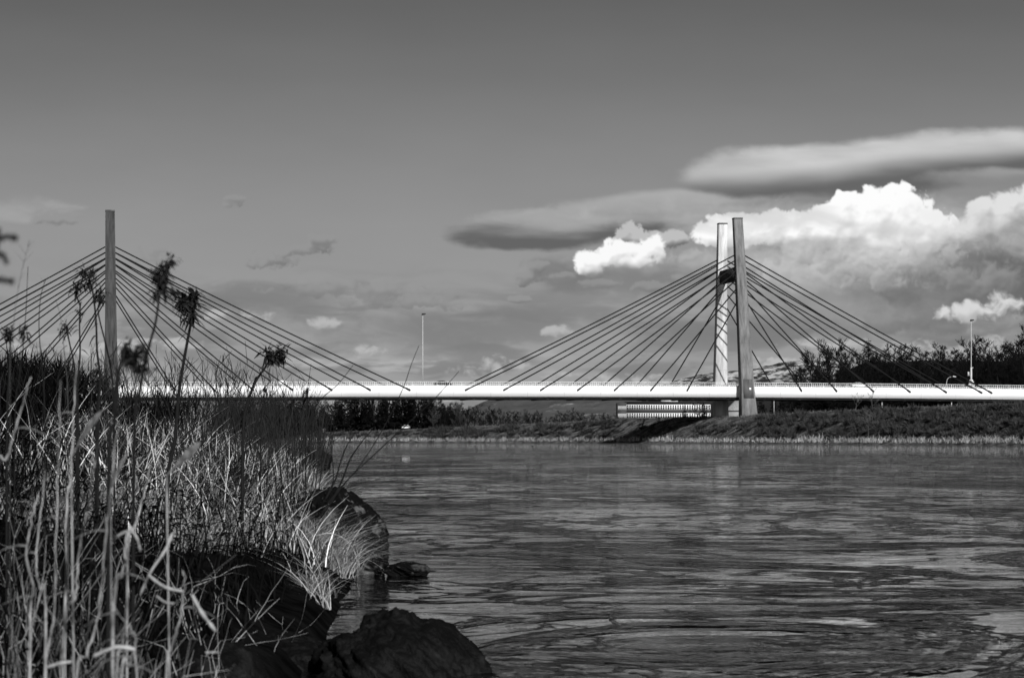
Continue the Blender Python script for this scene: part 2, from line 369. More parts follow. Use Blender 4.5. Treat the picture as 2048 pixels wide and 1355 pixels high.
    # the edges of the patch fade into the plain sky
    m = sst(u, CU0 / 100, CU0 / 100 + 2.0) * sst(u, CU1 / 100, CU1 / 100 - 2.2) * sst(v, CV0 / 100, CV0 / 100 + .35)
    return col, m
# ------------------------------------------------------------------ the bridge
OX, OY = 57.3, 585.0                       # foot of the near right tower leg
LV = np.array([0.9863, 0.165]); TV = np.array([-0.165, 0.9863])
LT = -153.0                                 # the other tower, along the deck
def B(l, s, z): return (OX + l * LV[0] + s * TV[0], OY + l * LV[1] + s * TV[1], z)
def deck_z(l): return 13.74 - (2.83e-5 if l < -20 else 4.8e-5) * (l + 20) ** 2
S0, S1 = 1.75, 24.25                        # near and far deck edge
LA, LB = -205.0, 118.0
NEAR, FARS = 0.0, 26.0
def leg_s(z, far):                          # the legs lean towards each other
    k = 5.6 * (z - 13.0) / 42.0
    return FARS - k if far else NEAR + k
def leg_l(z, lt): return (-0.85 if lt == 0 else -0.28) * (z - 13.0) / 42.0

def build_bridge():
    white = mat('white_painted_steel', .80, .45, .05, .3, .02, 0, stretch=(.3, .3, 4))
    dark = mat('girder_steel', .05, .6, .2, .4)
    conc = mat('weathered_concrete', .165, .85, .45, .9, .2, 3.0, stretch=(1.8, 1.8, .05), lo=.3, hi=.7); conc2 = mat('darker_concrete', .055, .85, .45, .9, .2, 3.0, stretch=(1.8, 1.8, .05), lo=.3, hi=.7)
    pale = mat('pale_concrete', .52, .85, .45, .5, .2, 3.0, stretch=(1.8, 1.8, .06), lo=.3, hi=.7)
    cab = mat('cable_sheath', .012, .6)
    rail = mat('rail_metal', .74, .5)
    asph = mat('asphalt', .05, .9, .2, 3)
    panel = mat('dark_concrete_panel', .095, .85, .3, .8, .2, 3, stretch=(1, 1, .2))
    plate = mat('white_plate', .85, .4)
    root = thing('cable_stayed_bridge', 'long cable stayed road bridge with white deck edge and concrete towers across the river', 'bridge', (OX, OY, 0))
    inv = Matrix.Translation((-OX, -OY, 0))
    def fin(o): o.data.transform(inv); return o
    st = np.arange(LA, LB + .1, 4.0)
    def strip(sa, sb, za, zb):
        mb = MB(); mb.loft([[B(l, sa, deck_z(l) + za), B(l, sb, deck_z(l) + za), B(l, sb, deck_z(l) + zb), B(l, sa, deck_z(l) + zb)] for l in st]); return mb
    fin(strip(S0, S0 + .5, -2.5, .12).build('edge_beam', white, root)); fin(strip(S1 - .5, S1, -2.5, .12).build('edge_beam', white, root))
    d = fin(strip(S0 + .5, S1 - .5, -.5, -.03).build('deck_slab', asph, root))
    mb = strip(S0 + .5, S1 - .5, -2.95, -2.3)
    for l in np.arange(LA + 3, LB, 9.0):           # cross girders
        z = deck_z(l); mb.hexa([B(l - .3, S0 + .52, z - 3.12), B(l + .3, S0 + .52, z - 3.12), B(l + .3, S1 - .52, z - 3.12), B(l - .3, S1 - .52, z - 3.12),
                                B(l - .3, S0 + .52, z - 2.4), B(l + .3, S0 + .52, z - 2.4), B(l + .3, S1 - .52, z - 2.4), B(l - .3, S1 - .52, z - 2.4)])
    fin(mb.build('box_girder', dark, root))
    jm = mat('joint_metal', .45, .5)
    for l in np.arange(LA + 7, LB, 9.0):
        seam = MB(); z = deck_z(l); seam.hexa([B(l, S0 - .004, z - 2.48), B(l + .05, S0 - .004, z - 2.48), B(l + .05, S0 + .1, z - 2.48), B(l, S0 + .1, z - 2.48), B(l, S0 - .004, z + .1), B(l + .05, S0 - .004, z + .1), B(l + .05, S0 + .1, z + .1), B(l, S0 + .1, z + .1)])
        fin(seam.build('joint_strip', jm, root))
    # railings: handrail, mid rail, square posts and close balusters
    for s in (S0 + .25, S1 - .25):
        mb = MB()
        for (a, b, t) in ((1.02, 1.12, .09), (.20, .26, .05)):
            mb.loft([[B(l, s - t, deck_z(l) + a), B(l, s + t, deck_z(l) + a), B(l, s + t, deck_z(l) + b), B(l, s - t, deck_z(l) + b)] for l in st])
        ls = np.arange(LA, LB, .5)
        p0 = np.array([B(l, s, deck_z(l) + .26) for l in ls]); p1 = np.array([B(l, s, deck_z(l) + 1.02) for l in ls])
        v, f = segs(p0, p1, .045, .045, 4); mb.add(v, f.tolist())
        ls = np.arange(LA, LB, 3.0)
        p0 = np.array([B(l, s, deck_z(l) + .12) for l in ls]); p1 = np.array([B(l, s, deck_z(l) + 1.10) for l in ls])
        v, f = segs(p0, p1, .09, .09, 4); mb.add(v, f.tolist())
        fin(mb.build('railing', rail, root))
    # white sign board on the near railing
    l = -113.0; z = deck_z(l); mb = MB()
    mb.hexa([B(l - .9, S0 - .03, z + .1), B(l + .9, S0 - .03, z + .1), B(l + .9, S0 + .03, z + .1), B(l - .9, S0 + .03, z + .1), B(l - .9, S0 - .03, z + 1.4), B(l + .9, S0 - .03, z + 1.4), B(l + .9, S0 + .03, z + 1.4), B(l - .9, S0 + .03, z + 1.4)])
    fin(mb.build('sign_board', plate, root))
    # towers
    for lt in (0.0, LT):
        for far in (0, 1):
            g = 2.0; top = 55.1 if lt == 0 else 54.6
            zs = [g, 13.0, 20, 30, 40, 48, top]
            def ring(z, e=0.0):
                w = np.interp(z, [g, 13, 30, top], [2.25, 1.62, 1.32, 1.08]) + e; dp = np.interp(z, [g, 13, 30, top], [1.9, 1.45, 1.2, 1.0]) + e
                c = .06; l0 = lt + leg_l(z, lt); s0 = leg_s(z, far)
                return [B(l0 + a * w, s0 + b * dp, z) for a, b in ((-1 + c, -1), (1 - c, -1), (1, -1 + c), (1, 1 - c), (1 - c, 1), (-1 + c, 1), (-1, 1 - c), (-1, -1 + c))]
            mb = MB(); mb.loft([ring(z) for z in zs])
            for z in (18.5, 24.5, 31.5, 38.5, 43.5): mb.loft([ring(z, .012), ring(z + .12, .012)])     # construction joints standing slightly proud
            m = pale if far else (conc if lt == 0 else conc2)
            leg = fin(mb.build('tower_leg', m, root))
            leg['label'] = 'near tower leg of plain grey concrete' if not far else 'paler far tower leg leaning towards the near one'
            mb = MB(); mb.loft([ring(top + .0, .05), ring(top + .35, .05)]); fin(mb.build('cap', panel, leg))
            if not far:
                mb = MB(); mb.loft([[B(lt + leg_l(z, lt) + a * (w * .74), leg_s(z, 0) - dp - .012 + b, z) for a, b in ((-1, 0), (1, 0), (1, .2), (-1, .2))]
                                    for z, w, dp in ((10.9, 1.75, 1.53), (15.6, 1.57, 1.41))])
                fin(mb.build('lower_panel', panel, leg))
                mb = MB(); x = lt + .45; s = leg_s(13.3, 0) - 1.52
                mb.hexa([B(x - .25, s - .05, 12.95), B(x + .25, s - .05, 12.95), B(x + .25, s, 12.95), B(x - .25, s, 12.95), B(x - .25, s - .05, 13.5), B(x + .25, s - .05, 13.5), B(x + .25, s, 13.5), B(x - .25, s, 13.5)])
                fin(mb.build('white_marker', plate, leg))
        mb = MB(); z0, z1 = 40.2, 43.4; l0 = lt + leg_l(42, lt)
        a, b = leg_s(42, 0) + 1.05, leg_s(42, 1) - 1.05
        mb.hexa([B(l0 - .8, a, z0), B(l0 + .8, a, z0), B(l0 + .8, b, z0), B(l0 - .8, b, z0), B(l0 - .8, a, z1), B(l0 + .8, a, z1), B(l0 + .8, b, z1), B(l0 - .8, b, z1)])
        fin(mb.build('cross_beam', mat('dark_beam_concrete', .05, .9, .4, .8), root))  # cross beam has a dark concrete tone of its own
        # pile cap at the foot
        mb = MB(); mb.box(OX + lt * LV[0] - 4.5, OX + lt * LV[0] + 4.5, OY + lt * LV[1] - 3, OY + lt * LV[1] + 30, .5, 2.6); fin(mb.build('footing', conc, root))
    # stay cables with their sockets at the deck edge
    hz = [46.2, 44.8, 43.3, 41.8, 40.0, 37.8, 34.6]
    inner = [67.6, 58.5, 49.7, 40.8, 31.9, 23.1, 14.2]; outer = [63.5, 60.9, 51.7, 42.3, 32.9, 23.4, 14.4]
    for lt in (0.0, LT):
        for far in (0, 1):
            for side in (-1, 1):
                dist = inner if (side < 0) == (lt == 0) else outer
                for zt, dd in zip(hz, dist):
                    if dist is inner: dd = dd * (1.024 if lt == 0 else 1.044)
                    l1 = lt + side * dd; l0 = lt + leg_l(zt, lt) + side * np.interp(zt, [13, 30, 55], [1.6, 1.3, 1.1])
                    s1 = (S1 + .12) if far else (S0 - .12)
                    p0 = Vector(B(l0, leg_s(zt, far), zt)); p1 = Vector(B(l1, s1, deck_z(l1) - .95))
                    mb = MB(); pts = []
                    for i in range(9):
                        t = i / 8; p = p0.lerp(p1, t); p.z -= 4 * .30 * t * (1 - t) * (dd / 60) ** 2; pts.append(p)
                    mb.tube(pts, .155, 6)
                    d_ = (pts[-2] - pts[-1]).normalized(); mb.tube([p1, p1 + d_ * 1.1], .21, 8)
                    fin(mb.build('stay_cable', cab, root, True))
    # abutment behind the right end
    mb = MB(); mb.hexa([B(96, S0 + .6, 2), B(122, S0 + .6, 2), B(122, S1 - .6, 2), B(96, S1 - .6, 2), B(96, S0 + .6, deck_z(96) - 3.0), B(122, S0 + .6, deck_z(120) - 3.0), B(122, S1 - .6, deck_z(120) - 3.0), B(96, S1 - .6, deck_z(96) - 3.0)])
    fin(mb.build('abutment', conc, root))
    return root

def build_bridge_furniture():
    galv = mat('galvanised_pole', .5, .4, .1, 1); dark = mat('lamp_housing', .04, .5); pale = mat('lamp_glass', .7, .3)
    def mast(l, s, h, label, base):
        z = deck_z(l); t = thing('lighting_mast', label, 'light mast', B(l, s, z))
        mb = MB(); mb.tube([(0, 0, 0), (0, 0, h * .4), (0, 0, h)], [.12, .10, .06], 8); mb.build('pole', galv, t, True)
        mb = MB(); mb.tube([(-.1, 0, h), (-.12, 0, h + .18), (.55, 0, h + .30), (.75, 0, h + .3)], [.22, .28, .16, .1], 8); mb.build('lamp_head', dark, t, True)
        if base:
            mb = MB(); mb.box(-.55, .62, -.2, .2, .2, 1.9); mb.box(-.4, .4, -.16, .16, 1.9, 2.35); mb.build('control_box', mat('white_cabinet', .75, .5), t)
            mb = MB(); mb.tube([(0, 0, 0), (0, 0, 5.4)], [.26, .22], 8); mb.tube([(.1, 0, 5.3), (.5, 0, 5.3)], .12, 6); mb.build('sleeve', galv, t, True)
            mb = MB(); mb.tube([(-.1, -.1, 3.3), (-.7, -.1, 3.6)], [.06, .06], 6); mb.box(-.9, -.5, -.2, .0, 3.3, 4.3); mb.build('camera_box', galv, t)
        return t
    mast(-78.0, 13.0, 17.6, 'tall thin pale lighting mast rising from the deck between the two towers', False)
    mast(58.3, S0 + .7, 16.9, 'tall pale lighting mast with a white box at its foot near right end of deck', True)
    l = 61.0; t = thing('street_lamp', 'low curved arm street lamp behind the railing left of the right mast', 'street lamp', B(l, S1 + 3, deck_z(l) - 1))
    mb = MB(); mb.tube([(-.2, 0, 0), (-.2, 0, 3.2), (.0, 0, 4.1), (.5, 0, 4.6), (1.2, 0, 4.75)], [.09, .08, .07, .06, .06], 6); mb.build('pole', galv, t, True)
    mb = MB(); mb.tube([(1.1, 0, 4.75), (1.6, 0, 4.8), (2.3, 0, 4.74)], [.08, .16, .09], 6); mb.build('lamp_head', pale, t, True)
    # cars on the deck
    def car(name, label, l, s, body, cat='car', rz=0.0):
        t = thing(name, label, cat, B(l, s, deck_z(l) - .03), math.atan2(LV[1], LV[0]) + rz)
        car_parts(t, body); return t
    car('parked_car', 'dark car crossing the bridge behind the railing beside the middle mast', -74.0, 6.0, mat('dark_car_paint', .015, .3))
    car('parked_car', 'white car crossing the bridge behind the railing right of the right tower', 30.5, 6.0, mat('white_car_paint', .75, .3))

def car_parts(t, body):
    glass = mat('car_glass', .01, .08, spec=.6); rub = mat('tyre_rubber', .015, .8); lampm = mat('lamp_lens', .6, .2); hub = mat('wheel_metal', .4, .4)
    def prof(y, pts, mb):    # closed side profile extruded across the width with rounded shoulders
        rings = []
        for yy, k in ((-y, .93), (-y * .93, 1.0), (y * .93, 1.0), (y, .93)):
            rings.append([(x * (1 if k == 1 else .985), yy, .55 + (z - .55) * k) for x, z in pts])
        mb.loft(rings)
    mb = MB(); prof(.88, [(-2.15, .35), (2.1, .35), (2.2, .6), (2.12, .78), (1.2, .95), (.65, 1.0), (-1.6, 1.0), (-2.1, .95), (-2.2, .7)], mb); mb.build('body', body, t, True)
    mb = MB(); mb.loft([[(-1.85, -.8, .98), (1.05, -.8, .98), (1.05, .8, .98), (-1.85, .8, .98)], [(-1.2, -.62, 1.40), (.35, -.62, 1.40), (.35, .62, 1.40), (-1.2, .62, 1.40)]]); mb.build('window', glass, t)
    mb = MB(); mb.loft([[(-1.25, -.64, 1.39), (.4, -.64, 1.39), (.4, .64, 1.39), (-1.25, .64, 1.39)], [(-1.1, -.55, 1.46), (.25, -.55, 1.46), (.25, .55, 1.46), (-1.1, .55, 1.46)]]); mb.build('roof', body, t)
    for x in (-1.35, 1.35):
        for y in (-.8, .8):
            mb = MB(); mb.tube([(x, y - .1, .32), (x, y + .1, .32)], .32, 14)
            # tube frames are degenerate along y only when parallel to the reference; wheels face sideways
            w = mb.build('wheel', rub, t); mb = MB(); mb.tube([(x, y - .11, .32), (x, y + .11, .32)], .19, 10); mb.build('rim', hub, w)
    for y in (-.62, .62):
        mb = MB(); mb.box(2.08, 2.19, y - .17, y + .17, .62, .76); mb.build('headlight', lampm, t)
# ------------------------------------------------------------------ the far bank and what stands beyond it
WPX = [(-200, 1250), (200, 1010), (420, 850), (620, 749), (900, 690), (1200, 628), (1350, 578), (1500, 532), (1700, 470), (2048, 396), (2400, 330), (2900, 270)]
CRY = [(-400, 874), (300, 871), (620, 865.5), (800, 859), (900, 854.5), (1000, 849.5), (1100, 844.5), (1235, 837.5), (1300, 835), (1480, 832), (1560, 826), (1650, 822), (1800, 815), (1900, 811), (2048, 805), (2300, 796), (3000, 780)]
INL = np.array([.90, .436])
def wline(t):                                # t = 0..1 along the far waterline, far left to near right
    k = t * (len(WPX) - 1); i = min(int(k), len(WPX) - 2); fr = k - i
    pu = WPX[i][0] + (WPX[i + 1][0] - WPX[i][0]) * fr; pY = WPX[i][1] + (WPX[i + 1][1] - WPX[i][1]) * fr
    return np.array([(pu - 1024) * pY / F, pY])
PROF = [(-10, -1.2), (-1, -.3), (0, .04), (.5, .22), (1.2, .40), (3, .85)]
def bank_z(t, d):
    w = wline(t); c = w + INL * 16; u = 1024 + F * c[0] / c[1]
    h = CH + (HZ - np.interp(u, [a for a, _ in CRY], [b for _, b in CRY])) * c[1] / F
    if d < 3: z = np.interp(d, [a for a, _ in PROF], [b for _, b in PROF])
    else: z = np.interp(d, [3, 8, 12, 15, 16.5, 21, 26, 45, 200, 4000], [.85, .55 * h, .83 * h, .97 * h, h, h, .9 * h, .78 * h, .8 * h, .8 * h])
    return z
def bank_pt(t, d, dz=0.0):
    w = wline(t); p = w + INL * d
    return (p[0], p[1], bank_z(t, d) + dz)
def t_at(u, d):                              # the t whose point at distance d inland shows at picture column u
    lo, hi = 0.0, 1.0
    for _ in range(40):
        m = (lo + hi) / 2; p = bank_pt(m, d)
        if 1024 + F * p[0] / p[1] < u: lo = m
        else: hi = m
    return lo
def hill_z(X, Y):
    s = lambda x, a, b: (lambda q: q * q * (3 - 2 * q))(np.clip((x - a) / (b - a), 0, 1))
    return 4.6 + 27 * s(Y, 640, 960) * s(X / Y, .108, .150)

def build_land():
    T = np.linspace(0, 1, 420); D = np.array([-10, -3, -1, -.3, 0, .3, .6, 1, 1.6, 2.3, 3, 4, 5, 6, 7, 8, 9, 10, 11, 12, 13, 14, 15, 16, 17, 18.5, 21, 24, 30, 45, 90, 200, 500, 1200, 3500])
    v = np.array([[bank_pt(t, d) for d in D] for t in T])
    n = fbm(v[..., 0] * .35, v[..., 1] * .35, 5, 5) * .5 + fbm(v[..., 0] * .06, v[..., 1] * .06, 9, 3) * .5
    am = np.interp(D, [-1, 0, 1, 4, 30, 60], [0, .12, .25, .55, .45, .2])
    v[..., 2] += n * am
    a, b = len(T), len(D); i = np.arange(a - 1)[:, None] * b + np.arange(b - 1)[None]
    f = np.stack([i, i + b, i + b + 1, i + 1], -1).reshape(-1, 4)
    g = mat('bank_turf', .028, .95, 0, .45, .6, 2.5, c2=.16, lo=.42, hi=.64, detail=10)
    tag(mesh_np('ground', v.reshape(-1, 3), f, g, smooth=True), kind='structure')
    # wooded hillside, right
    xs, ys = np.meshgrid(np.linspace(40, 420, 60), np.linspace(610, 1300, 50)); z = hill_z(xs, ys) + fbm(xs * .03, ys * .03, 4, 4) * 1.5
    i = np.arange(49)[:, None] * 60 + np.arange(59)[None]; f = np.stack([i, i + 1, i + 61, i + 60], -1).reshape(-1, 4)
    z[:, 0] = -2; z[0] = -2
    tag(mesh_np('hillside', np.stack([xs, ys, z], -1).reshape(-1, 3), f, mat('leaf_litter', .018, .95, .5, .1), smooth=True), kind='structure')
    # snowy vineyard hill and the long grey mountain far behind
    def ridge(name, Y, prof, m, depth, rough, seed, cell):
        us = np.linspace(prof[0][0], prof[-1][0], 240); top = np.interp(us, [a for a, _ in prof], [b for _, b in prof])
        rows = np.linspace(0, 1, 70); vv = []
        for r in rows:
            Yr = Y + (r - 0.0) * depth; hh = math.sin(min(r / .75, 1) * math.pi / 2) if r <= .75 else math.cos((r - .75) / .25 * math.pi / 2)
            X = (us - 1024) * (Y + .75 * depth) / F; Zt = CH + (HZ - top) * (Y + .75 * depth) / F
            z = -5 + (Zt + 5) * hh + (fbm(X / cell, np.full_like(X, Yr / cell), seed, 6, .6) * rough) * min(1, hh * 2)
            vv.append(np.stack([X, np.full_like(X, Yr), z], -1))
        vv = np.array(vv); a, b = vv.shape[:2]; i = np.arange(a - 1)[:, None] * b + np.arange(b - 1)[None]
        tag(mesh_np(name, vv.reshape(-1, 3), np.stack([i, i + 1, i + b + 1, i + b], -1).reshape(-1, 4), m, smooth=True), kind='structure')
    ridge('hills', 1900, [(1150, 880), (1260, 830), (1300, 785), (1345, 764), (1400, 751), (1440, 744), (1490, 741), (1530, 733), (1580, 726), (1640, 722), (1700, 735), (1800, 750), (2200, 760), (2500, 780)],
          snow_mat(), 500, 4.0, 12, 40.0)
    ridge('mountain', 4300, [(700, 875), (880, 846), (935, 818), (952, 808), (975, 799), (1010, 792), (1080, 786), (1180, 778), (1300, 775), (1500, 772), (1800, 776), (2300, 800)],
          mat('hazed_far_forest', .085, .95, 0, .02, .6, .02, detail=12, c2=.30, lo=.60, hi=.72), 1200, 12.0, 22, 160.0)  # forest's grey is lifted in the colour, standing in for air haze
    # scattered snow and village specks on the mountain side
    water()

def snow_mat():
    m = mat('snow_patched_slope', .03, .9, 0, .11, .5, .4, c2=.60, lo=.44, hi=.60, detail=12, stretch=(1, .5, 1.6))
    nt = m.node_tree; N = nt.nodes.new; L = nt.links.new; b = nt.nodes['Principled BSDF']; src = b.inputs['Base Color'].links[0].from_node
    tc = [n for n in nt.nodes if n.type == 'TEX_COORD'][0]; sp = N('ShaderNodeSeparateXYZ'); L(tc.outputs['Object'], sp.inputs[0])
    nz = N('ShaderNodeTexNoise'); L(tc.outputs['Object'], nz.inputs[0]); nz.inputs['Scale'].default_value = .012; nz.inputs['Detail'].default_value = 6
    ad = N('ShaderNodeMath'); ad.operation = 'MULTIPLY_ADD'; L(nz.outputs[0], ad.inputs[0]); ad.inputs[1].default_value = 40; L(sp.outputs[2], ad.inputs[2])
    r = N('ShaderNodeMapRange'); L(ad.outputs[0], r.inputs[0]); r.inputs[1].default_value = 58; r.inputs[2].default_value = 72      # the snow line
    mx = N('ShaderNodeMix'); mx.data_type = 'RGBA'; L(r.outputs[0], mx.inputs[0]); mx.inputs[6].default_value = (.022, .022, .022, 1); L(src.outputs[0], mx.inputs[7]); L(mx.outputs[2], b.inputs['Base Color'])
    return m

def water():
    m = bpy.data.materials.new('river_water'); m.use_nodes = True; nt = m.node_tree; N = nt.nodes.new; L = nt.links.new
    b = nt.nodes['Principled BSDF']; b.inputs['Base Color'].default_value = (.004, .004, .004, 1); b.inputs['Roughness'].default_value = .02; b.inputs['IOR'].default_value = 1.40
    tc = N('ShaderNodeTexCoord')
    def nz(scale, stretch, detail, rough, dist=0.0, rot=0.0, typ='FBM'):
        mp = N('ShaderNodeMapping'); L(tc.outputs['Object'], mp.inputs[0]); mp.inputs['Scale'].default_value = (stretch[0], stretch[1], 1); mp.inputs['Rotation'].default_value = (0, 0, rot)
        n = N('ShaderNodeTexNoise'); L(mp.outputs[0], n.inputs[0]); n.inputs['Scale'].default_value = scale; n.inputs['Detail'].default_value = detail
        n.inputs['Roughness'].default_value = rough; n.inputs['Distortion'].default_value = dist
        return n.outputs[0]
    def mth(op, a, b_):
        n = N('ShaderNodeMath'); n.operation = op
        for i, q in enumerate((a, b_)):
            if isinstance(q, (int, float)): n.inputs[i].default_value = q
            else: L(q, n.inputs[i])
        return n.outputs[0]
    def rng_(a, lo, hi, o0, o1):
        n = N('ShaderNodeMapRange'); n.interpolation_type = 'SMOOTHSTEP'; L(a, n.inputs[0])
        for i, q in enumerate((lo, hi, o0, o1)): n.inputs[i + 1].default_value = q
        return n.outputs[0]
    patch = rng_(nz(.10, (1.4, .6), 6, .60, .8, .05), .45, .68, .22, 5.2)         # calmer and rougher reaches
    def ridge_(n, hi): return rng_(mth('ABSOLUTE', mth('SUBTRACT', n, .5), 0), .0, hi, 1.0, 0.0)
    lines = mth('MAXIMUM', ridge_(nz(.20, (1.2, .8), 6, .60, .9, .06), .030), ridge_(nz(.7, (1.1, .9), 5, .58, .8, -.1), .022))   # current lines
    amp = mth('ADD', patch, mth('MULTIPLY', lines, 5.0))
    h1 = mth('MULTIPLY', nz(.30, (.9, 1.1), 5, .5, .7, .1), W_A)                   # metre-long undulations
    h2 = mth('MULTIPLY', mth('MULTIPLY', nz(2.4, (.85, 1.15), 5, .54, .5, -.1), amp), W_B)   # ripples
    h = mth('ADD', h1, h2)
    bp = N('ShaderNodeBump'); bp.inputs['Strength'].default_value = 1.0; bp.inputs['Distance'].default_value = 1.0
    L(h, bp.inputs['Height']); L(bp.outputs[0], b.inputs['Normal'])
    me = MB(); me.add([(-900, -60, 0), (700, -60, 0), (700, 1500, 0), (-900, 1500, 0)], [(0, 1, 2, 3)])
    tag(me.build('water', m), kind='structure')
W_A, W_B, W_C = .050, .022, 0

# ------------------------------------------------------------------ trees
def bare_tree_segs(seed, h, spread=.33, n_limb=11, lean=0.0, twig=.035, density=1.0, low=.22):
    r = np.random.default_rng(seed); trunk = []; crown = []
    def limb(p, d, ln, rad, lev, out):
        n = 4 if lev < 2 else 3; q = p.copy(); dd = d.copy(); step = ln / n; pts = [q.copy()]
        for i in range(n):
            dd = dd + r.normal(0, .16, 3) + np.array([0, 0, .10]); dd /= np.linalg.norm(dd)
            nq = q + dd * step; ra, rb = rad * (1 - .75 * i / n), rad * (1 - .75 * (i + 1) / n)
            out.append((q, nq, max(ra, twig * .6), max(rb, twig * .45))); q = nq; pts.append(q.copy())
        if lev >= 3: return
        kids = int((9, 9, 8)[lev] * density)
        for k in range(kids):
            t = r.uniform(.25, 1.0); i = min(int(t * n), n - 1); b = pts[i] + (pts[i + 1] - pts[i]) * (t * n - i)
            az = r.uniform(0, 2 * math.pi); side = np.array([math.cos(az), math.sin(az), r.uniform(-.1, .7)])
            nd = dd * .75 + side * .85; nd /= np.linalg.norm(nd)
            limb(b, nd, ln * r.uniform(.34, .55), rad * .42, lev + 1, crown)
    q = np.array([0., 0, -.3]); pts = []; n = 7; rad = h * .016
    dd = np.array([lean, 0, 1.]); dd /= np.linalg.norm(dd)
    for i in range(n):
        nq = q + dd * (h * .92 / n); trunk.append((q, nq, rad * (1 - .8 * i / n), rad * (1 - .8 * (i + 1) / n))); pts.append(q); q = nq
        dd = dd + r.normal(0, .06, 3); dd[2] = abs(dd[2]); dd /= np.linalg.norm(dd)
    pts.append(q)
    for k in range(n_limb):
        t = low + (1 - low) * (k + r.uniform(0, .8)) / n_limb; t = min(t, .99); i = min(int(t * n), n - 1); b = pts[i] + (pts[i + 1] - pts[i]) * (t * n - i)
        az = k * 2.4 + r.uniform(-.5, .5); up = r.uniform(.35, .9)
        d = np.array([math.cos(az), math.sin(az), up]); d /= np.linalg.norm(d)
        limb(b, d, h * spread * (1.15 - .62 * t) * r.uniform(.8, 1.2), rad * .5 * (1.1 - .6 * t), 1, crown)
    return trunk, crown
def seg_arrays(s): return [np.array([x[i] for x in s]) for i in range(4)]
def tree_obj(name, label, cat, seed, h, mt, mc, group=None, **kw):
    t = thing(name, label, cat, group=group); a, b = bare_tree_segs(seed, h, **kw)
    v, f = segs(*seg_arrays(a), 6); mesh_np('trunk', v, f, mt, t, True)
    v, f = segs(*seg_arrays(b), 3); mesh_np('crown', v, f, mc, t)
    return t
def conifer_obj(name, label, cat, seed, h, mt, mc, group=None, wid=.20, base=.08):
    r = np.random.default_rng(seed); t = thing(name, label, cat, group=group)
    v, f = segs(np.array([[0, 0, -.3], [0, 0, h * .5]]), np.array([[0, 0, h * .5], [0, 0, h]]), np.array([h * .016, h * .010]), np.array([h * .010, .02]), 6)
    mesh_np('trunk', v, f, mt, t, True)
    bs, tp, bd, wd = [], [], [], []
    z = base * h
    while z < h * .985:
        k = z / h; ln = h * wid * (1 - k) ** .85 * r.uniform(.8, 1.1) + .15; nb = 7
        for j in range(nb):
            az = r.uniform(0, 6.283); c, s = math.cos(az), math.sin(az); L_ = ln * r.uniform(.55, 1.15)
            for q in range(9):                      # sprays along the branch
                tt = r.uniform(.1, 1); a2 = az + r.normal(0, .5)
                bs.append((c * L_ * tt, s * L_ * tt, z + L_ * .12 * tt)); l2 = L_ * r.uniform(.22, .42) + .12
                tp.append((math.cos(a2) * l2, math.sin(a2) * l2, l2 * .1)); bd.append((0, 0, -l2 * r.uniform(.3, .9))); wd.append(l2 * r.uniform(.5, .95))
        z += h * .022 + .06
    v, f = blades(np.array(bs), np.array(tp), np.array(bd), np.array(wd), 2, tip=.2)
    mesh_np('crown', v, f, mc, t); return t

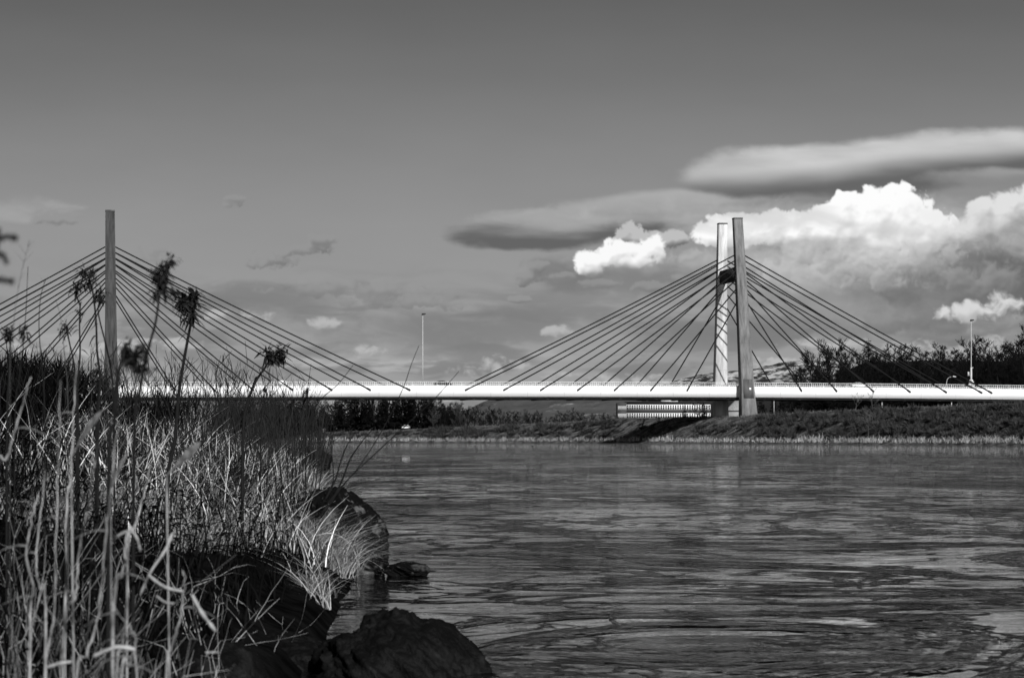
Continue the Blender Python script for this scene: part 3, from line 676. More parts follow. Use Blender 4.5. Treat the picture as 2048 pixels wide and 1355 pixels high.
def build_far_trees():
    bark = mat('dark_bark', .014, .9, .3, 2); twigm = mat('winter_twigs', .007, .9, island=.5); twigl = mat('pale_twigs', .05, .9, island=.5); need = mat('dark_needles', .005, .85, island=.5)
    rr = np.random.default_rng(3); protos = {}
    def place(kind, seed, u, ytop, Y, zb, label, group):
        zt = CH + (HZ - ytop) * Y / F; h = zt - zb
        if h < 1.5: return
        key = (kind, seed)
        if key not in protos:
            if kind == 'conifer': o = conifer_obj('conifer_tree', label, 'tree', seed, 15.0, bark, need, group, wid=.17 + .03 * (seed % 3))
            elif kind == 'pale': o = tree_obj('bare_tree', label, 'tree', seed, 15.0, bark, twigl, group, twig=.07)
            elif kind == 'tall': o = tree_obj('bare_tree', label, 'tree', seed, 15.0, bark, twigm, group, spread=.25, n_limb=15, twig=.060, low=.15, density=1.0)
            else: o = tree_obj('bare_tree', label, 'tree', seed, 15.0, bark, twigm, group, spread=.36, n_limb=14, twig=.062, low=.16, density=1.05)
            protos[key] = o; fresh = True
        else: o = protos[key]; fresh = False
        s = h / 14.6 / (1.0 if kind == 'conifer' else 1.02); loc = ((u - 1024) * Y / F, Y, zb); rz = rr.uniform(0, 6.28)
        sc = (s * rr.uniform(.9, 1.25), ) * 2 + (s,)
        if fresh: o.location = loc; o.rotation_euler = (0, 0, rz); o.scale = sc; o['label'] = label; o['group'] = group
        else: dup(o, loc, rz, sc, label, group)
    # the wood on the hillside, right
    G = 'trees of the wood at the right end of the bridge'
    sky = [(1597, 748, 'wide'), (1614, 728, 'wide'), (1630, 700, 'wide'), (1652, 682, 'wide'), (1672, 690, 'wide'), (1700, 704, 'wide'), (1718, 696, 'tall'), (1737, 680, 'conifer'), (1752, 702, 'wide'), (1774, 688, 'tall'), (1796, 700, 'wide'), (1822, 690, 'wide'),
           (1848, 694, 'tall'), (1872, 690, 'pale'), (1892, 686, 'tall'), (1915, 704, 'wide'), (1938, 694, 'wide'), (1958, 674, 'wide'), (1975, 680, 'wide'), (2000, 688, 'tall'), (2022, 684, 'wide'), (2042, 668, 'tall'), (2062, 664, 'wide')]
    for i, (u, y, k) in enumerate(sky):
        Y = 690 + (i * 37 % 70); X = (u - 1024) * Y / F
        lab = {'conifer': 'narrow dark conifer rising among bare trees of the right hand wood', 'pale': 'pale twigged bare tree standing in the wood at the right edge',
               'tall': 'slim tall bare tree on the skyline of the wood behind the right cables', 'wide': 'broad bare tree on the skyline of the wood behind the right cables'}[k]
        if i == 3: lab = 'large spreading bare tree at the left end of the right hand wood'
        place(k, 10 + i % 3 if k != 'conifer' else 40, u, y, Y, float(hill_z(X, Y)) - .3, lab, G)
    for i in range(44):
        u = 1575 + i * 11.5 + rr.uniform(-5, 5); Y = rr.uniform(640, 690); X = (u - 1024) * Y / F
        y = np.interp(u, [1575, 1620, 1680, 1800, 2060], [768, 752, 732, 722, 712]) + rr.uniform(-10, 14)
        place('wide' if i % 3 else 'tall', 10 + i % 3, u, y, Y, float(hill_z(X, Y)) - .3, 'lower bare tree filling the wood below its skyline at the right', G)
    for i in range(22):
        u = 1518 + i * 25 + rr.uniform(-8, 8); Y = 625 + rr.uniform(-6, 14)
        place('conifer', 41 + i % 2, u, np.interp(u, [1518, 1600, 2060], [790, 776, 762]) + rr.uniform(-5, 8), Y, 4.0, 'dark evergreen standing in the shade behind the right end of the deck', 'evergreens behind the right end of the deck')
    # dark wood behind the river, left of centre
    G2 = 'trees of the dark wood left of centre'
    for i in range(84):
        u = 440 + i * 5.8 + rr.uniform(-4, 4); Y = rr.uniform(775, 850); t = t_at(u, 40)
        y = np.interp(u, [440, 560, 640, 660, 700, 850, 880, 900, 940], [785, 785, 800, 808, 782, 780, 800, 806, 812]) + rr.uniform(-6, 8)
        k = 'conifer' if i % 5 < 3 else ('tall' if i % 5 == 3 else 'wide')
        place(k, (41 + i % 2) if k == 'conifer' else 10 + i % 3, u, y, Y, 2.0, {'conifer': 'dark conifer in the far bank wood under the left half of the deck', 'tall': 'slim bare tree in the far bank wood under the left half of the deck', 'wide': 'broad bare tree in the far bank wood under the left half of the deck'}[k], G2)
    for i in range(34):                              # hedge line of rounder trees towards the building
        u = 868 + i * 11.2 + rr.uniform(-4, 4); Y = rr.uniform(720, 790)
        y = np.interp(u, [868, 930, 1000, 1100, 1160, 1240], [812, 808, 820, 826, 822, 828]) + rr.uniform(-5, 9)
        place('wide' if i % 4 else 'pale', 10 + i % 3, u, y, Y, 2.4, 'small rounded bare tree in the row before the grey mountain' if i % 4 else 'small pale bare tree in the row before the grey mountain', 'trees in the row before the mountain')
    place('conifer', 40, 1369, 808, 700, 4.6, 'dark conifer in front of the office windows, left of the pair', 'conifers before the office building')
    place('conifer', 42, 1407, 802, 690, 4.6, 'dark conifer in front of the right end of the office building', 'conifers before the office building')
    place('pale', 12, 1398, 786, 705, 4.6, 'pale bare tree between the conifers before the office building', 'conifers before the office building')

def build_scrub():
    r = np.random.default_rng(11)
    p0, p1, r0 = [], [], []
    def bush(b, h, w, n):
        az = r.uniform(0, 6.283, n); e = r.uniform(.15, 1.0, n); rad = np.sqrt(r.uniform(0, 1, n)) * w
        s = np.stack([np.cos(az) * rad * .55, np.sin(az) * rad * .55, r.uniform(0, .4, n) * h], 1) + b
        d = np.stack([np.cos(az) * w * (1 - e * .5) * r.uniform(.2, .9, n), np.sin(az) * w * (1 - e * .5) * r.uniform(.2, .9, n), h * e * r.uniform(.35, .75, n)], 1)
        p0.append(s); p1.append(s + d); r0.append(np.full(n, .05))
    for u0, u1, n, dlo, dhi, hh in ((1515, 2080, 300, 3.0, 13, 1.7), (860, 1235, 110, 3.5, 12, 1.7), (620, 880, 46, 4, 12, 1.3), (1395, 1500, 26, 5, 9, 1.3), (1270, 1400, 16, 3, 12, .8)):
        for _ in range(n):
            d = r.uniform(dlo, dhi); p = bank_pt(t_at(r.uniform(u0, u1), d), d); bush(np.array(p), hh * r.uniform(.55, 1.3), hh * r.uniform(.6, 1.1), 120)
    v, f = segs(np.concatenate(p0), np.concatenate(p1), np.concatenate(r0), .018, 3)
    tag(mesh_np('scrub', v, f, mat('scrub_twigs', .045, .9, island=.8)), 'dark leafless scrub covering the slope of the far bank', 'scrub', kind='stuff')
    # pale dead reeds at the water's edge, and rough grass on slope and crest
    def tufts(name, label, n, dlo, dhi, h, w, c, rngs, isl, lo_=-.45, fq=26):
        bs, hs = [], []
        for u0, u1, k in rngs:
            us = r.uniform(u0, u1, int(n * k)); ds = r.uniform(dlo, dhi, len(us)); cl = fbm(us / fq, ds * .6, 77, 6, .7)
            for u, d, q in zip(us, ds, cl):
                if q < r.uniform(lo_, .3): continue
                bs.append(bank_pt(t_at(u, d), d)); hs.append(h * max(.35, .75 + 2.0 * q) * r.uniform(.5, 1.3))
        bs = np.array(bs); hs = np.array(hs)[:, None]; m = len(bs)
        az = r.uniform(0, 6.283, m); ln = r.uniform(.1, .6, m)[:, None]; o = np.stack([np.cos(az), np.sin(az), np.zeros(m)], 1)
        v, f = blades(bs, np.concatenate([o[:, :2] * ln * hs * .5, hs], 1), np.concatenate([o[:, :2] * ln * hs, -hs * .25 * ln], 1), w, 3, tip=.4)
        tag(mesh_np(name, v, f, mat(name + '_blades', c, .9, island=isl, trans=.2)), label, 'grass', kind='stuff')
    tufts('reeds', 'pale dead reeds in tufts along the far water edge', 15000, .5, 3.4, .85, .09, .36, [(1240, 2090, .62), (600, 1240, .38)], .85, -.30, 17)
    tufts('grass', 'rough dry grass on the slope and crest of the far bank', 15000, 3, 17.5, .40, .10, .13, [(600, 1240, .45), (1230, 1520, .25), (1500, 2090, .35)], .7)
    # a few bare saplings that stand out on the far bank
    bark = mat('sapling_bark', .09, .9); tw = mat('sapling_twigs', .12, .9)
    for u, d, h, lab in ((1737, 4.0, 5.2, 'slender bare sapling on the lower slope under the right end of the deck'), (1745, 13.5, 5.2, 'bare sapling on the bank crest with twigs crossing the white deck edge'),
                         (1712, 14.0, 4.2, 'smaller bare sapling left of the one crossing the deck edge'), (1985, 3.0, 3.0, 'pale bare shrub near the water at the right edge')):
        t = tree_obj('bare_sapling', lab, 'sapling', 60 + int(u), h, bark, tw, spread=.40, n_limb=7, twig=.022, density=.6, low=.3, group='bare saplings on the far bank'); t.location = bank_pt(t_at(u, d), d)

# ------------------------------------------------------------------ buildings and small things on the far side
def build_far_things():
    Y = 840.0; sc = F / Y
    X = lambda u: (u - 1024) / sc
    Z = lambda y: CH + (HZ - y) / sc
    x0, x1 = X(1253), X(1421); xl = X(1235)
    t = thing('office_building', 'low flat roofed office building with two rows of white framed windows on the far bank', 'building', ((x0 + x1) / 2, Y, 4.5))
    ox, oz = (x0 + x1) / 2, 4.5
    white = mat('white_window_wall', .8, .7); spand = mat('dark_spandrel', .06, .7); glass = mat('office_glass', .008, .15, spec=.5); roofm = mat('flat_roof_edge', .035, .8); lit = mat('pale_blinds', .42, .6)
    rows = ((Z(835.6), Z(825.4)), (Z(818.9), Z(808.4)))
    mb = MB(); zb = 4.5
    for a, b in ((4.5, rows[0][0]), (rows[0][1], rows[1][0]), (rows[1][1], Z(803.5))): mb.box(x0 - ox, x1 - ox, 0, 14, a - oz, b - oz)
    mb.build('wall', spand, t)
    mb = MB()
    for a, b in rows: mb.box(x0 - ox, x1 - ox, .05, 13.9, a - oz, b - oz)
    mb.build('window_band', white, t)
    n = 35; bay = (x1 - x0) / n; first = None
    for a, b in rows:
        for i in range(n):
            if a == rows[1][0] and i in (1, 2, 3, 4) and False: continue
            if first is None:
                wmb = MB(); wmb.box(-bay * .25, bay * .25, 0, .10, 0, (b - a) * .80); first = wmb.build('window', glass, t)
                fm = MB(); fm.box(-bay * .25, bay * .25, -.03, .0, (b - a) * .36, (b - a) * .41); tr = fm.build('transom', white, first); w = first
            else:
                w = first.copy(); COL.objects.link(w); w.parent = t; q = tr.copy(); COL.objects.link(q); q.parent = w
            w.location = (x0 - ox + (i + .5) * bay, -.06, a - oz + (b - a) * .10)
    mb = MB(); mb.box(x0 - ox - .3, x1 - ox + .3, -.5, 14.5, Z(805.5) - oz, Z(803) - oz); rf = mb.build('roof', roofm, t)
    mb = MB(); mb.box(X(1324) - ox, X(1357) - ox, 3, 8, Z(803) - oz, Z(797.5) - oz); mb.build('rooftop_plant_room', mat('white_cladding', .7, .6), rf)
    mb = MB(); mb.box(X(1292) - ox, X(1296) - ox, 3, 4, Z(803) - oz, Z(796) - oz); mb.box(X(1360) - ox, X(1366) - ox, 3, 5, Z(803) - oz, Z(798.5) - oz); mb.build('chimney', roofm, rf)
    mb = MB(); mb.box(xl - ox, x0 - ox - .02, -1.2, 12, 0, Z(805) - oz); st_ = mb.build('stair_tower', spand, t)
    for a, b in ((Z(836), Z(826.5)), (Z(819.5), Z(811.5))):
        mb = MB()
        for i in range(7):
            xa = xl - ox + .1 + i * (x0 - xl - .2) / 7; mb.box(xa, xa + (x0 - xl - .2) / 7 - .08, -1.26, -1.18, a - oz, b - oz)
        mb.build('window', lit, st_)
    # small house by the tower foot
    Y2 = 705.0; k = F / Y2; hx = (1482 - 1024) / k; z = lambda y: CH + (HZ - y) / k
    t = thing('small_house', 'small pale house with a hipped roof partly hidden by the right tower foot', 'house', (hx, Y2, 4.0))
    hw = 29 / k; wallm = mat('house_plaster', .33, .85); ro = mat('pale_roof_tiles', .30, .8, .2, 3)
    mb = MB(); mb.box(-hw + .5, hw - .5, .5, 8, 0, z(820) - 4); mb.build('wall', wallm, t)
    mb = MB(); e, a = z(820) - 4, z(794) - 4
    mb.add([(-hw, 0, e), (hw, 0, e), (hw, 8.5, e), (-hw, 8.5, e), (-.4, 4, a), (.4, 4, a), (-hw, 0, e - .15), (hw, 0, e - .15), (hw, 8.5, e - .15), (-hw, 8.5, e - .15)],
           [(0, 1, 5, 4), (2, 3, 4, 5), (1, 2, 5), (3, 0, 4), (6, 7, 1, 0), (7, 8, 2, 1), (8, 9, 3, 2), (9, 6, 0, 3), (9, 8, 7, 6)]); mb.build('roof', ro, t)
    for xx in (-2.6, -1.2, .6, 2.2):
        mb = MB(); mb.box(xx - .35, xx + .35, .44, .55, .7, 1.9); mb.build('window', glass, t)
    # posts along the crest
    pm = mat('post_paint', .55, .6)
    for u, d, h, rr_, lab in ((1548, 16.5, 2.9, .06, 'tall thin white post standing on the bank crest right of the tower foot'), (1764, 16.5, 1.25, .07, 'short pale post on the bank crest under the deck'), (1903, 16.5, .55, .08, 'lowest pale marker post on the bank crest near the right end')):
        p = bank_pt(t_at(u, d), d); t = thing('marker_post', lab, 'post', p); mb = MB(); mb.tube([(0, 0, -.2), (0, 0, h)], rr_, 6); mb.build('post', pm, t)
        mb = MB(); mb.tube([(0, 0, h), (0, 0, h + .12)], [rr_ * 1.5, rr_ * .6], 6); mb.build('cap', pm, t)
    # white car head-on and a pale box on the far dyke
    p = bank_pt(t_at(812, 19), 19); t = thing('parked_car', 'white car seen head on upon the far dyke before the dark wood', 'car', (p[0], p[1], p[2] + .1), R(-100)); car_parts(t, mat('white_car_paint', .8, .3))
    p = bank_pt(t_at(648, 18), 18); t = thing('utility_box', 'small pale utility box on the far dyke left of the white car', 'utility box', p, R(10))
    mb = MB(); mb.box(-.45, .45, -.3, .3, 0, 1.35); mb.build('cabinet', mat('pale_cabinet', .5, .6), t); mb = MB(); mb.box(-.5, .5, -.35, .35, 1.35, 1.45); mb.build('lid', mat('grey_lid', .3, .6), t)
    # duck
    Yd = F / 15.6; t = thing('swimming_duck', 'dark duck swimming far out on the river below the dark wood', 'duck', ((1065 - 1024) * Yd / F, Yd, 0), R(15))
    mb = MB(); dm = mat('duck_feathers', .02, .7)
    mb.loft([[(x, w * math.cos(a), .05 + hh + w * .7 * math.sin(a)) for a in np.linspace(0, 2 * math.pi, 10, endpoint=False)] for x, w, hh in ((-.26, .015, .12), (-.2, .06, .08), (-.05, .11, .04), (.1, .10, .05), (.17, .06, .10), (.20, .035, .18), (.22, .04, .25), (.26, .04, .27), (.30, .02, .26), (.35, .008, .25))])
    mb.build('body', dm, t, True); mb = MB(); mb.loft([[(x, y, z_) for y, z_ in ((-.02, .24), (.02, .24), (.015, .262), (-.015, .262))] for x in (.29, .345)]); mb.build('bill', mat('duck_bill', .15, .5), t)
# ------------------------------------------------------------------ the near bank
SH = [(1.5, .10), (5, -.62), (8, -.88), (11, -.88), (14, -1.0), (18, -1.16), (26, -1.75), (40, -3.1), (60, -5.0), (100, -9.2), (300, -40), (600, -104), (900, -170)]
def shore(Y): return np.interp(Y, [a for a, _ in SH], [b for _, b in SH])
def near_z(X, Y):
    d = shore(Y) - X
    z = np.interp(d, [-3, -.4, 0, .12, .5, 1.2, 2.5, 5, 9, 16, 60], [-.8, -.25, -.02, .12, .26, .42, .72, 1.25, 1.9, 2.7, 4.2])
    f = np.clip((np.asarray(Y) - 3) / 7, .55, 1) if True else 1
    return np.where(z > 0, z * f, z)
def build_near_ground():
    Ys = np.concatenate([np.geomspace(1.5, 40, 130), np.geomspace(42, 900, 60)]); D = np.concatenate([np.linspace(-3, -.4, 6), np.linspace(-.3, 3, 60), np.geomspace(3.2, 80, 40)])
    Y, d = np.meshgrid(Ys, D, indexing='ij'); X = shore(Y) - d; z = near_z(X, Y)
    z = z + fbm(X * 1.6, Y * 1.6, 3, 5) * .10 * np.clip(d + .5, 0, 1) + fbm(X * .5, Y * .5, 8, 3) * .10 * np.clip(d, 0, 1)
    a, b = Y.shape; i = np.arange(a - 1)[:, None] * b + np.arange(b - 1)[None]; f = np.stack([i, i + 1, i + b + 1, i + b], -1).reshape(-1, 4)
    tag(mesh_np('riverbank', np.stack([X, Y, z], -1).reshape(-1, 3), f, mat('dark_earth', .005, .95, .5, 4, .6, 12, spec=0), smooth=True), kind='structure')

def rock(label, c, size, seed, rot=0.0, mats=None, flat=1.0, sub=6):
    import bmesh
    bm = bmesh.new(); bmesh.ops.create_icosphere(bm, subdivisions=sub, radius=1.0); r = np.random.default_rng(seed)
    co = np.array([v.co[:] for v in bm.verts]); nrm = co.copy()
    for _ in range(9):                             # flat broken faces
        n = r.normal(0, 1, 3); n /= np.linalg.norm(n); k = r.uniform(.62, .92); dd = co @ n - k; co = np.where(dd[:, None] > 0, co - n * dd[:, None] * .85, co)
    dsp = fbm(nrm[:, 0] * 1.6 + nrm[:, 2] * 1.1, nrm[:, 1] * 1.6 - nrm[:, 2] * .9, seed, 7, .55) * .30 + fbm(nrm[:, 0] * 6 + nrm[:, 2] * 5, nrm[:, 1] * 6 - nrm[:, 2] * 6, seed + 3, 5, .68) * .13
    co = co + nrm * dsp[:, None]
    co = co * np.array(size)
    fs = np.array([[v.index for v in f.verts] for f in bm.faces]); bm.free()
    o = mesh_np('riverside_rock', co, fs, mats, smooth=True); o.location = c; o.rotation_euler = (0, 0, rot)
    return tag(o, label, 'rock', 'rocks along the near shore')
def build_rocks():
    m = mat('wet_shaded_rock', .0022, .7, 0, 5.0, 1.0, 22, c2=.017, lo=.52, hi=.70, spec=.12); m2 = mat('mossy_rock', .0022, .8, 0, 7.0, 1.0, 25, c2=.11, lo=.55, hi=.68, spec=.1)  # wet stone; its near black also puts the low bank's shade into colour
    P = lambda u, v, Y: np.array(px(u, v, Y))
    rock('big dark rounded boulder with lit mossy right edge at the water beside the grass', P(690, 1078, 18.0), (.31, .36, .42), 3, .4, m2)
    rock('small jagged rock rising from the water right of the big boulder', P(815, 1146, 17.6), (.175, .16, .085), 5, .2, m2)
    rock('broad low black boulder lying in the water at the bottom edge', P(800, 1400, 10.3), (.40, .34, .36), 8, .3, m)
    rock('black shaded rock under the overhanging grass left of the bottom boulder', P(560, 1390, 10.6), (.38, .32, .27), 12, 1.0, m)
    rock('dark rock showing through the grass high on the bank', (-2.75, 24, .45), (.16, .2, .26), 15, .5, m)
    rock('dark flat rock among grass at far end of the bank beside the water', P(632, 925, 70.0), (.52, .7, .48), 18, .2, m)
    rock('low dark rock under pale grass just above the big boulder', (-1.76, 22, .22), (.26, .3, .31), 21, .8, m)
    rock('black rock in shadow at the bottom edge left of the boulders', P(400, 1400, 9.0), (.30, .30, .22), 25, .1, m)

def build_grass():
    r = rng
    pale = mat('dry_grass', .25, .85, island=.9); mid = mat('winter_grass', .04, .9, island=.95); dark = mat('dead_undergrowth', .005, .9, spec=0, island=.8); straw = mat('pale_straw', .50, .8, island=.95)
    def pos(n, y0, y1, d0, d1, pw=1.0):
        Y = np.exp(r.uniform(math.log(y0), math.log(y1), n)); d = d0 + (d1 - d0) * r.uniform(0, 1, n) ** pw; X = shore(Y) - d
        ok = (X / Y > -.235) & (X / Y < .05); X, Y = X[ok], Y[ok]
        return np.stack([X, Y, near_z(X, Y) - .03], 1), d[ok]
    def lean(n, lo, hi): 
        a = r.uniform(0, 6.283, n); l = r.uniform(lo, hi, n); return np.stack([np.cos(a) * l, np.sin(a) * l, np.zeros(n)], 1)
    parts = []
    # arching tufts of dry grass near the water
    c, d = pos(1500, 13, 40, .08, 2.6, 1.2); c = c[fbm(c[:, 0] * 1.7, c[:, 1] * .45, 63, 4) > r.uniform(-.05, .3, len(c))]
    e = np.stack([r.uniform(-1.62, -1.16, 46), r.uniform(16.4, 18.2, 46), np.zeros(46)], 1); e[:, 2] = near_z(e[:, 0], e[:, 1]); c = np.concatenate([c, e])
    for b in c:
        k = int(r.uniform(25, 55)); h = r.uniform(.16, .42, k)[:, None] * min(1.4, .8 + b[1] / 60); o = lean(k, .3, 1.0)
        sw = np.array([.30, -.15, 0]) * r.uniform(-.5, 1); o = o + r.normal(0, .25, 3) * [1, 1, 0]
        bb = b + r.normal(0, .05, (k, 3)) * [1, 1, 0]
        parts.append(blades(bb, (o * .35 + sw * .4) * h + [0, 0, 1] * h, (o + sw) * h * .9 - [0, 0, 1] * h * r.uniform(.2, .9, (k, 1)), .0045 * (1 + b[1] / 35), 5))
    v, f = join(parts); tag(mesh_np('grass', v, f, pale), 'dry pale grass tufts hanging over the rocks of the near bank', 'grass', kind='stuff')
    # upright thin stalks filling the middle distance
    c, d = pos(9000, 17, 80, .6, 9, 1.0); n = len(c)
    cl = fbm(c[:, 0] * 1.3, c[:, 1] * .5, 41, 4); keep = cl > r.uniform(-.25, .25, n); c, d, cl = c[keep], d[keep], cl[keep]; n = len(c)
    h = (r.uniform(.25, .75, n) * np.interp(d, [0, .5, 2, 9], [.5, .7, 1.0, 1.15]) * (1 + .5 * cl))[:, None]
    v, f = blades(c, lean(n, 0, .45) * h + [0, 0, 1] * h, lean(n, 0, .6) * h - [0, 0, .3] * h * r.uniform(0, 1, (n, 1)) ** 2, .0038 * (1 + c[:, 1] / 22), 4)
    tag(mesh_np('tall_grass', v, f, mid), 'tall thin winter grass standing all over the near bank', 'grass', kind='stuff')
    c, d = pos(14000, 13.5, 70, .15, 8, 1.1); n = len(c); cl = fbm(c[:, 0] * 1.1, c[:, 1] * .45, 47, 4); q = cl > r.uniform(-.15, .3, n); c, d = c[q], d[q]; n = len(c); h = (r.uniform(.3, .8, n) * np.interp(d, [0, .5, 2, 9], [.5, .7, 1.0, 1.1]))[:, None]
    v, f = blades(c, lean(n, 0, .5) * h + [0, 0, 1] * h, lean(n, 0, .9) * h - [0, 0, .5] * h * r.uniform(0, 1, (n, 1)) ** 2, .0048 * (1 + c[:, 1] / 25), 5)
    tag(mesh_np('straw', v, f, straw), 'bright straw stalks scattered through the near bank grass', 'grass', kind='stuff')
    # dark dead weeds and twigs between
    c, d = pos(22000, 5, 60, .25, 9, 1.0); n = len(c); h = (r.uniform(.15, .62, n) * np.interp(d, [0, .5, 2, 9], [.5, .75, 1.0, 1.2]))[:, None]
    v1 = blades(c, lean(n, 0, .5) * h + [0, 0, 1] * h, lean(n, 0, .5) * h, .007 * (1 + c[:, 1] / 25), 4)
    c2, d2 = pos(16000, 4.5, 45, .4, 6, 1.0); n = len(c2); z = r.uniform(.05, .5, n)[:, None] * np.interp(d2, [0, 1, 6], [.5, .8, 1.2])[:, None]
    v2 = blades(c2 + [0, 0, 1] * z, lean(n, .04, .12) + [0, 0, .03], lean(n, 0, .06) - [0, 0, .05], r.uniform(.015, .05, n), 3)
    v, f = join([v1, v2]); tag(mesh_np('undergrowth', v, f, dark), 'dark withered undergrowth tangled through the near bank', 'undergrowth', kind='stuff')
    # thin bare twigs on the skyline
    p0, p1, r0, r1 = [], [], [], []
    for iq in range(620):
        fill = iq >= 230
        Y = r.uniform(45, 75) if fill else r.uniform(16, 50); u = r.uniform(200, 650) if fill else r.uniform(0, 640); X = (u - 1024) * Y / F; zb = float(near_z(X, Y)); 
        ytop = np.interp(u, [0, 150, 300, 450, 600, 640], [700, 690, 700, 705, 745, 800]) + abs(r.normal(0, 30)); ytop = np.interp(u, [200, 560, 650], [800, 806, 842]) - abs(r.normal(0, 30)) + 12 if fill else ytop; h = CH + (HZ - ytop) * Y / F - zb
        if h < .3: continue
        q = np.array([X, Y, zb]); dd = np.array([r.normal(0, .12), r.normal(0, .12), 1.]); n = 6; rad = (.00022 if fill else .00035) * Y * r.uniform(.6, 1.1)
        for i in range(n):
            nq = q + dd / np.linalg.norm(dd) * h / n; p0.append(q); p1.append(nq); r0.append(rad * (1 - .8 * i / n)); r1.append(rad * (1 - .8 * (i + 1) / n))
            if i > 1:
                for s in range(r.integers(0, 5 if fill else 3)):
                    e = dd * .7 + np.array([r.normal(0, .5), r.normal(0, .4), .3]); e /= np.linalg.norm(e); m_ = q + (nq - q) * r.uniform(); ln = h * r.uniform(.07, .2)
                    p0.append(m_); p1.append(m_ + e * ln); r0.append(rad * .5); r1.append(rad * .25)
            q = nq; dd = dd + np.array([r.normal(0, .10), r.normal(0, .08), 0])
    v, f = segs(np.array(p0), np.array(p1), np.array(r0), np.array(r1), 3)
    tag(mesh_np('bare_twigs', v, f, mat('thin_twigs', .018, .9, island=.5)), 'thin bare twigs of the thicket rising above the grass against the sky', 'twigs', kind='stuff')
    # dark low bushy mass at the left edge
    c = []; 
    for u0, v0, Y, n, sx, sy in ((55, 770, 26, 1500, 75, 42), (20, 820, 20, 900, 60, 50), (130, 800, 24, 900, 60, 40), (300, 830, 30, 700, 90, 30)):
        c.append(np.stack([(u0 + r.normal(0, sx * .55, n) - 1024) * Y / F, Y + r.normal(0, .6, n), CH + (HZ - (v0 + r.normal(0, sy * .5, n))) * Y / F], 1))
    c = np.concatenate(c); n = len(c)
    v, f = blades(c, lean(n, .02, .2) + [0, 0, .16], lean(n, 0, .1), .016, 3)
    tag(mesh_np('bramble_thicket', v, f, dark), 'dark bramble thicket at the left edge below the tower', 'undergrowth', kind='stuff')

